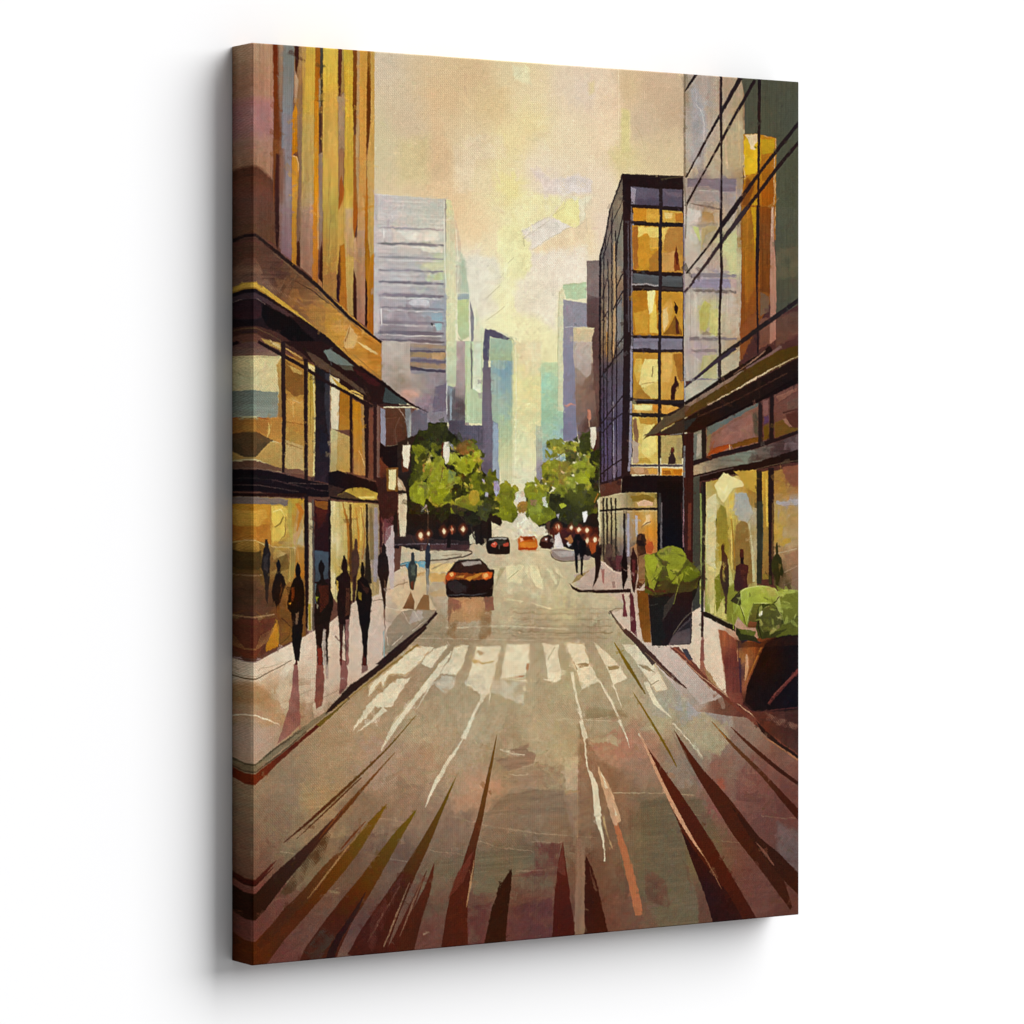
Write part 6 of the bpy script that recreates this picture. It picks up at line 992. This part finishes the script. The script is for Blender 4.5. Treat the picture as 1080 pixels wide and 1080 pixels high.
p('1c0f10','790,100 860,60 920,45 985,50 985,460 870,475 730,480 675,430 690,340 740,220',wob=.8,v=.2); l('c89468','685,170 690,240 680,310',[16,22,6],wob=1); l('e0b090','685,160 690,230',8,4,dry=.1); l('b06c30','770,120 700,280 675,340',[8,5,3]); l('d8a070','632,90 636,200',3)
p('6c3028','805,440 840,390 940,280 985,230 985,260 920,330 850,410 820,445',wob=1,v=.15); l('8a4c40','840,390 960,270',4,dry=.1); l('6c3430','690,480 760,490 860,475 985,460',4,a=.8); l('28283a','655,90 700,75 770,95',[20,14,8],wob=.6); l('30203c','645,180 655,380',14,8,dry=.1,a=.7)
T('D4')
p('3c1c10','575,865 640,880 740,880 810,860 980,830 980,900 580,920',wob=1,a=.5)
K('painted_foliage', parent=pr)
p('30401a','560,640 640,780 700,790 720,860 985,830 985,640 700,600',wob=1,v=.2); p('242c18','575,790 640,820 700,850 720,880 600,870 575,830',wob=1.5,v=.2); p('3c6024','590,800 700,810 690,850 610,830',dry=.1,wob=2)
leaves(('605,560 640,535 700,522 760,522 830,545 850,580 830,620 800,640 720,640 690,640 660,700 645,785 620,700 600,640','9ab04c','8ca63c',dict(rim=('c8c878',1.2))),('540,620 600,570 610,640 590,650 570,640','3c2c1c','44401c',{}),('560,630 600,650 640,780 590,720 560,680','84a03c','789434',{}),('760,530 820,540 840,590 780,600','b0a860','a0a050',dict(dry=.1,soft=1.5)),
 ('835,560 870,550 940,548 985,560 985,600 900,600 850,590','98ac54','88a044',{}),('850,600 900,575 985,560 985,700 930,740 880,765 865,700 850,650','6c7c30','5c6c28',dict(v=.06)),('720,700 760,660 800,648 850,680 870,720 860,780 820,810 750,820 720,780','5c5c2c','4c4c24',dict(rim=('a8a860',1))),
 ('690,645 735,640 710,680 700,760 650,780 660,700','6c6c28','5c4c24',{}),('660,750 710,755 700,790 650,790','8a4c30','6c3c20',dict(dry=.1)),('860,770 930,740 985,710 985,830 900,835 830,850 810,820','4c5c20','54641f',{}),('820,640 850,600 860,650 880,700 850,690','a8b468','98a450',{}),
 ('780,800 850,770 855,790 800,820','8c7c48','846c40',dict(dry=.1)),('725,690 745,685 740,710 720,720','f0e8d0','e0dcc0',{}),('750,825 900,800 820,850 740,865','3c3c18','34381a',dict(dry=.1)))
for s in ('640,560 650,600 690,560','690,640 660,700 650,770','820,620 850,580 880,560','850,600 870,570 940,560','865,700 880,765 930,745','600,600 580,660 560,700','720,720 720,800 740,860'): l('a8b060' if s[:3]!='720' else '24180f',s,4 if s[:3]!='720' else 10,2.5,wob=.8)
dabs('590,580 760,530 980,560 980,820 720,820 600,660', 46, ['98a84c','7c8838','b4b460','5c6428','8c9c40','6c6c2c'], 56, 10, .9, .7, .3, wob=1, v=.12, a=.65)
l('88a040','550,700 560,800',6,dry=.1); l('241810','545,620 600,560',6)
K('painted_stake', label='thin dark painted post beside the pavement edge')
T('D4'); l('3a1c18','362,690 363,760 362,850',[14,18,14],wob=.5); l('8a5048','365,850 362,1000',[14,30],dry=.1,a=.8)

# ---------------------------------------------------------------- the print as an object
def sh(a, dy, dx): return np.roll(np.roll(a, dy, 0), dx, 1)
# short touches laid over everything along the run of the paint, each picking up the colour under it
def touches(n, L, Wd, seed, amp, alpha, gmax, only=None, skip=0):
    r = np.random.default_rng(seed)
    lm = COL.mean(2); b = lm.copy()
    for s in (1, 2, 3): b = (b + sh(b, s, 0) + sh(b, -s, 0) + sh(b, 0, s) + sh(b, 0, -s)) / 5
    gy_, gx_ = np.gradient(b)
    for _ in range(n):
        i, j = int(r.integers(4, NY - 4)), int(r.integers(4, NX - 4))
        if only is not None and IDS[i, j] not in only: continue
        if IDS[i, j] == 0 and r.random() < skip: continue
        g = math.hypot(gx_[i, j], gy_[i, j])
        if g > gmax: continue
        a = math.atan2(gx_[i, j], -gy_[i, j]) if g > .004 else r.normal(0, .5) + (math.pi / 2 if r.random() < .4 else 0)
        hl, hw = L * S * r.uniform(.4, 1) / 2, Wd * S * r.uniform(.5, 1) / 2
        if g > .03: hl *= .5; hw *= .5
        R = int(max(hl, hw)) + 2
        y0, y1, x0, x1 = max(i - R, 0), min(i + R + 1, NY), max(j - R, 0), min(j + R + 1, NX)
        X = (np.arange(x0, x1) - j)[None, :] + 1.2 * W2x[y0:y1, x0:x1]; Y = (np.arange(y0, y1) - i)[:, None] + 1.2 * W2y[y0:y1, x0:x1]
        U = X * math.cos(a) + Y * math.sin(a); V = -X * math.sin(a) + Y * math.cos(a)
        m = np.clip(np.minimum(hl - np.abs(U), hw * (1 - .5 * np.clip(U / hl, -1, 1)) - np.abs(V)) / 1.1 + .4, 0, 1)
        m = m * np.clip(.75 + .6 * FINE[y0:y1, x0:x1] + .5 * DRY[y0:y1, x0:x1], 0, 1) * alpha
        c = COL[i, j] * (1 + r.normal(0, amp)) + r.normal(0, amp * .3, 3)
        COL[y0:y1, x0:x1] += (c - COL[y0:y1, x0:x1]) * m[..., None]
        HGT[y0:y1, x0:x1] += (r.uniform(.2, 1) - HGT[y0:y1, x0:x1]) * m * .8
touches(5200, 22, 5, 61, .035, .5, .012, None, .7)
touches(9000, 10, 3, 62, .05, .5, .025, None, .6)
touches(9000, 5, 1.8, 63, .08, .5, .06, None, .6)
LEAF = [i for i, q in enumerate(PARTS) if q[0] == 'painted_crown']
touches(26000, 9, 4.5, 64, .15, .6, 1, LEAF)
touches(22000, 5, 2.4, 65, .18, .55, 1, LEAF)
# ragged edges: every cell looks a little to the side for its colour
jx = np.clip(np.round(W2x * .2 + vnoise(1.6, 1.6, 71) * .8 + FINE * .4), -2, 2).astype(int); jy = np.clip(np.round(W2y * .2 + vnoise(1.6, 1.6, 72) * .8 + np.roll(FINE, 7, 0) * .4), -2, 2).astype(int)
ii, jj = np.mgrid[0:NY, 0:NX]
COL = COL * .45 + .55 * COL[np.clip(ii + jy, 0, NY - 1), np.clip(jj + jx, 0, NX - 1)]
COL[:, :6] = COL[:, 6:7]; COL[:, -4:] = COL[:, -5:-4]
IDS[:, :6] = IDS[:, 6:7]
# the printed brushwork: beads and furrows lit and shaded in the colour, bristle marks inside it
EMB = np.clip((HGT - sh(HGT, 1, 1)) * .5 + (HGT - sh(HGT, 2, 1)) * .3, -.5, .5)
lum = COL.mean(2)
grain = vnoise(1.5, 1.3, 31) * .5 + FINE * .5
patch = np.clip(vnoise(34, 22, 41) * 1.4 + .35, 0, 1)
k = (.16 * EMB + .04 * grain + .05 * DOTS * (.3 + .7 * patch) * np.clip(lum * 2, 0, 1))[..., None]
COL = COL + k * (.25 + COL)
calm = np.where(IDS == 0, .35, 1)[..., None].astype(np.float32)
chroma = calm * (vnoise(2.2, 1.8, 42) * .6 + vnoise(6, 5, 43) * .6)[..., None] * np.array([1, -.35, -.55], np.float32)
COL = COL + .022 * chroma * (.4 + COL)
bl = COL.copy()
for s in (1, 2): bl = (bl + sh(bl, s, 0) + sh(bl, -s, 0) + sh(bl, 0, s) + sh(bl, 0, -s)) / 5
COL = COL + .55 * (COL - bl)
# pigment balance: greens lean to olive, violets to grey
COL[..., 2] -= .22 * np.clip(COL[..., 2] - COL[..., 1], 0, 1)
COL[..., 0] += .85 * np.clip(COL[..., 1] - COL[..., 0], 0, 1) * np.clip(1.3 - 2 * COL[..., 2], 0, 1)
COL = np.clip(COL, 0, 1)
COL = COL * (.905 + .13 * COL.mean(2))[..., None]
PAVE = [i for i, q in enumerate(PARTS) if q[0] == 'painted_pavement']
COL[np.isin(IDS, PAVE)] *= np.array([1.05, 1.0, .93], np.float32)
COL[IDS == 0] *= np.array([1.045, 1.05, 1.05], np.float32)
COL[IDS == 0] = COL[IDS == 0] * .84 + .16 * srgb('efddb4')
ROAD = [i for i, q in enumerate(PARTS) if q[0] == 'painted_street']
COL[np.isin(IDS, ROAD)] *= np.array([1.025, 1.04, 1.085], np.float32)
COL[IDS == LB] *= np.array([1.0, .965, 1.03], np.float32)
COL[..., 2] *= np.where((IDS == 0) | (COL.mean(2) > .58), 1, .965)
COL = np.clip(COL, 0, 1)
GAIN = 0.76
LIN = np.where(COL <= 0.04045, COL / 12.92, ((COL + 0.055) / 1.055) ** 2.4) * GAIN

# stray crumbs of one shape inside another go to the shape around them
CS = 4
co_ = IDS[::CS, ::CS].copy(); hN, wN = co_.shape
lab = -np.ones(co_.shape, np.int32); comps = []
for si in range(hN):
    for sj in range(wN):
        if lab[si, sj] >= 0: continue
        v0 = co_[si, sj]; n = len(comps); st = [(si, sj)]; lab[si, sj] = n; cells = []
        while st:
            a_, b_ = st.pop(); cells.append((a_, b_))
            for c_, d_ in ((a_ + 1, b_), (a_ - 1, b_), (a_, b_ + 1), (a_, b_ - 1)):
                if 0 <= c_ < hN and 0 <= d_ < wN and lab[c_, d_] < 0 and co_[c_, d_] == v0:
                    lab[c_, d_] = n; st.append((c_, d_))
        comps.append((int(v0), cells))
area_ = {}
for v0, cells in comps: area_[v0] = max(area_.get(v0, 0), len(cells))
for v0, cells in comps:
    if len(cells) < .3 * area_[v0] or (len(cells) < area_[v0] and len(cells) < 5):
        cnt = {}
        for a_, b_ in cells:
            for c_, d_ in ((a_ + 1, b_), (a_ - 1, b_), (a_, b_ + 1), (a_, b_ - 1)):
                if 0 <= c_ < hN and 0 <= d_ < wN and co_[c_, d_] != v0: cnt[int(co_[c_, d_])] = cnt.get(int(co_[c_, d_]), 0) + 1
        if not cnt: continue
        new = max(cnt, key=cnt.get)
        for a_, b_ in cells:
            blk = IDS[a_ * CS:(a_ + 1) * CS, b_ * CS:(b_ + 1) * CS]; blk[blk == v0] = new

scene = bpy.context.scene
def link(o): scene.collection.objects.link(o); return o

def canvas_material():
    m = bpy.data.materials.new('printed_canvas'); m.use_nodes = True
    nt = m.node_tree; N = nt.nodes; Lk = nt.links
    b = N['Principled BSDF']; b.inputs['Roughness'].default_value = .8
    b.inputs['Specular IOR Level'].default_value = .02
    at = N.new('ShaderNodeAttribute'); at.attribute_name = 'paint'
    tc = N.new('ShaderNodeTexCoord')
    # woven threads: two crossed waves, slightly uneven
    def wave(axis, sc):
        w = N.new('ShaderNodeTexWave'); w.wave_type = 'BANDS'; w.bands_direction = axis
        w.inputs['Scale'].default_value = sc; w.inputs['Distortion'].default_value = 1.2
        w.inputs['Detail'].default_value = 2; w.inputs['Detail Scale'].default_value = .6
        Lk.new(tc.outputs['Object'], w.inputs['Vector']); return w
    wz = wave('Z', 172); wx = wave('X', 150)
    mx = N.new('ShaderNodeMath'); mx.operation = 'MULTIPLY_ADD'; mx.inputs[1].default_value = .8
    Lk.new(wz.outputs['Fac'], mx.inputs[0]); Lk.new(wx.outputs['Fac'], mx.inputs[2])
    ns = N.new('ShaderNodeTexNoise'); ns.inputs['Scale'].default_value = 420; ns.inputs['Detail'].default_value = 3
    Lk.new(tc.outputs['Object'], ns.inputs['Vector'])
    ad = N.new('ShaderNodeMath'); ad.operation = 'ADD'
    Lk.new(mx.outputs[0], ad.inputs[0]); Lk.new(ns.outputs['Fac'], ad.inputs[1])
    bp = N.new('ShaderNodeBump'); bp.inputs['Strength'].default_value = .35; bp.inputs['Distance'].default_value = .00015
    Lk.new(ad.outputs[0], bp.inputs['Height']); Lk.new(bp.outputs['Normal'], b.inputs['Normal'])
    # colour a touch darker in the valleys of the weave, lighter on its threads
    mr = N.new('ShaderNodeMapRange'); mr.inputs['From Min'].default_value = .3; mr.inputs['From Max'].default_value = 2.1
    mr.inputs['To Min'].default_value = .97; mr.inputs['To Max'].default_value = 1.03
    Lk.new(ad.outputs[0], mr.inputs['Value'])
    ml = N.new('ShaderNodeVectorMath'); ml.operation = 'SCALE'
    Lk.new(at.outputs['Color'], ml.inputs[0]); Lk.new(mr.outputs[0], ml.inputs['Scale'])
    Lk.new(ml.outputs['Vector'], b.inputs['Base Color'])
    return m
CANVAS = canvas_material()

root = link(bpy.data.objects.new('canvas_print', None))
root.location = (0, 0, 1.5)
root['label'] = 'tall gallery-wrapped canvas print of a painted city street hanging on a white wall'
root['category'] = 'canvas print'

def grid_mesh(name, V, C, Q, parent):
    """V points, C linear colours, Q quads (all used points only)"""
    used, inv = np.unique(Q.ravel(), return_inverse=True)
    me = bpy.data.meshes.new(name); nq = len(Q)
    me.vertices.add(len(used)); me.vertices.foreach_set('co', V[used].astype(np.float32).ravel())
    me.loops.add(nq * 4); me.loops.foreach_set('vertex_index', inv.astype(np.int32).ravel())
    me.polygons.add(nq); me.polygons.foreach_set('loop_start', np.arange(0, nq * 4, 4, dtype=np.int32))
    me.update(calc_edges=True)
    ca = me.color_attributes.new('paint', 'FLOAT_COLOR', 'POINT')
    c4 = np.ones((len(used), 4), np.float32); c4[:, :3] = C[used]
    ca.data.foreach_set('color', c4.ravel())
    me.materials.append(CANVAS)
    o = link(bpy.data.objects.new(name, me)); o.parent = parent
    return o

# the front: points at cell centres, stretched by half a cell to the real edge
gx = np.linspace(0, CW, NX); gy = np.linspace(0, CH, NY)
XX, YY = np.meshgrid(gx, gy)
R0 = THICK * UNIT
V = np.stack([(XX - CW / 2) * UNIT, np.full_like(XX, -R0), (CH / 2 - YY) * UNIT], -1).reshape(-1, 3)
# the cloth turns over the bars with a small radius
RAD = 1.6
for axis, size, sign in ((XX, CW, 0), (YY, CH, 2)):
    e = np.minimum(axis, size - axis)
    d = np.clip(RAD - e, 0, RAD).ravel()
    V[:, 1] += (RAD - np.sqrt(np.maximum(RAD * RAD - d * d, 0))) * UNIT * .9
idx = np.arange(NX * NY).reshape(NY, NX)
QA = np.stack([idx[:-1, :-1], idx[1:, :-1], idx[1:, 1:], idx[:-1, 1:]], -1).reshape(-1, 4)
fid = IDS[:-1, :-1].reshape(-1)
LC = LIN.reshape(-1, 3).astype(np.float32)
made = {}
def part_object(i):
    if i in made: return made[i]
    name, parent, label = PARTS[i]
    po = root if parent is None else part_object(parent)
    Q = QA[fid == i]
    if len(Q) < 6: return po
    o = grid_mesh(name, V, LC, Q, po)
    if label: o['label'] = label
    made[i] = o
    return o
for i in range(len(PARTS)): part_object(i)

# the four turned edges carry the picture on, mirrored
nt_ = int(THICK * S)
def edge(take, place, n):
    Vs, Cs = [], []
    for k in range(nt_ + 1):
        dep = k / nt_
        src = dep * 10 * S
        Cs.append(take(src)); Vs.append(place(dep))
    Vs = np.concatenate(Vs); Cs = np.concatenate(Cs)
    g = np.arange((nt_ + 1) * n).reshape(nt_ + 1, n)
    Q = np.stack([g[:-1, :-1], g[:-1, 1:], g[1:, 1:], g[1:, :-1]], -1).reshape(-1, 4)
    return Vs, Cs, Q
zz = (CH / 2 - gy) * UNIT; xx = (gx - CW / 2) * UNIT
Y0 = -R0 + RAD * UNIT * .9
def yv(d): return Y0 * (1 - d) + (-.0005) * d
def at(a, s):
    i = int(s); t = s - i
    return a(i) * (1 - t) + a(i + 1) * t
sides = [edge(lambda k: at(lambda i: LIN[:, i], k), lambda d: np.stack([np.full(NY, -CW / 2 * UNIT), np.full(NY, yv(d)), zz], 1), NY),
         edge(lambda k: at(lambda i: LIN[:, NX - 1 - i], k), lambda d: np.stack([np.full(NY, CW / 2 * UNIT), np.full(NY, yv(d)), zz], 1), NY),
         edge(lambda k: at(lambda i: LIN[i, :], k), lambda d: np.stack([xx, np.full(NX, yv(d)), np.full(NX, CH / 2 * UNIT)], 1), NX),
         edge(lambda k: at(lambda i: LIN[NY - 1 - i, :], k), lambda d: np.stack([xx, np.full(NX, yv(d)), np.full(NX, -CH / 2 * UNIT)], 1), NX)]
for Vs, Cs, Q in sides:
    grid_mesh('wrapped_edge', Vs, Cs.astype(np.float32), Q, root)

# ---------------------------------------------------------------- the wall it hangs on
me = bpy.data.meshes.new('wall')
me.from_pydata([(-6, 0, -2), (7, 0, -2), (7, 0, 5), (-6, 0, 5), (-6, .1, -2), (7, .1, -2), (7, .1, 5), (-6, .1, 5)], [],
               [(0, 1, 2, 3), (4, 7, 6, 5), (0, 4, 5, 1), (3, 2, 6, 7), (0, 3, 7, 4), (1, 5, 6, 2)])
wm = bpy.data.materials.new('white_wall_paint'); wm.use_nodes = True
b = wm.node_tree.nodes['Principled BSDF']; b.inputs['Base Color'].default_value = (.86, .86, .865, 1)
b.inputs['Roughness'].default_value = .9; b.inputs['Specular IOR Level'].default_value = .1
n_ = wm.node_tree.nodes.new('ShaderNodeTexNoise'); n_.inputs['Scale'].default_value = 260
t_ = wm.node_tree.nodes.new('ShaderNodeTexCoord'); wm.node_tree.links.new(t_.outputs['Object'], n_.inputs['Vector'])
bb = wm.node_tree.nodes.new('ShaderNodeBump'); bb.inputs['Strength'].default_value = .05; bb.inputs['Distance'].default_value = .0005
wm.node_tree.links.new(n_.outputs['Fac'], bb.inputs['Height']); wm.node_tree.links.new(bb.outputs['Normal'], b.inputs['Normal'])
me.materials.append(wm)
wall = link(bpy.data.objects.new('wall', me)); wall['kind'] = 'structure'

# ---------------------------------------------------------------- camera
F = 3617.0
cam = bpy.data.cameras.new('camera'); co = link(bpy.data.objects.new('camera', cam))
cam.sensor_width = 36; cam.lens = F / 1080 * 36; cam.shift_y = -72 / 1080; cam.clip_end = 50; cam.clip_start = .05
co.location = ((-CW / 2 - 1730.3) * UNIT, -R0 - 3187.9 * UNIT, 1.5 + (CH / 2 - 423.1) * UNIT)
co.rotation_euler = (math.radians(90), 0, -math.atan2(392.8, 609.1))
scene.camera = co

# ---------------------------------------------------------------- light: soft boxes up and to the right, a pale room
def area(name, loc, size, energy, target=(0, 0, 1.5), color=(1, 1, 1), sy=None):
    d = bpy.data.lights.new(name, 'AREA'); d.energy = energy; d.size = size; d.color = color
    if sy: d.shape = 'RECTANGLE'; d.size_y = sy
    o = link(bpy.data.objects.new(name, d)); o.location = loc
    from mathutils import Vector
    o.rotation_euler = (Vector(target) - Vector(loc)).to_track_quat('-Z', 'Y').to_euler()
    return o
area('key_softbox', (80.0, -53.0, 72.0), 118, 308000, target=(80.0, 0, 72.0))
world = bpy.data.worlds.new('World'); scene.world = world; world.use_nodes = True
bg = world.node_tree.nodes['Background']; bg.inputs['Color'].default_value = (1, 1, 1, 1); bg.inputs['Strength'].default_value = .7
# ambient light shaped by direction: dimmed at the left to darken that canvas edge
wn = world.node_tree
wc = wn.nodes.new('ShaderNodeTexCoord'); ws_ = wn.nodes.new('ShaderNodeSeparateXYZ'); wr = wn.nodes.new('ShaderNodeMapRange')
wr.interpolation_type = 'SMOOTHSTEP'
wr.inputs['From Min'].default_value = -.75; wr.inputs['From Max'].default_value = .35; wr.inputs['To Min'].default_value = .04; wr.inputs['To Max'].default_value = 1
wn.links.new(wc.outputs['Generated'], ws_.inputs[0]); wn.links.new(ws_.outputs['X'], wr.inputs['Value']); wn.links.new(wr.outputs[0], bg.inputs['Color'])
vs = scene.view_settings; vs.view_transform = 'Standard'; vs.look = 'None'; vs.exposure = 0; vs.gamma = 1; vs.use_curve_mapping = False
scene.cycles.use_denoising = True
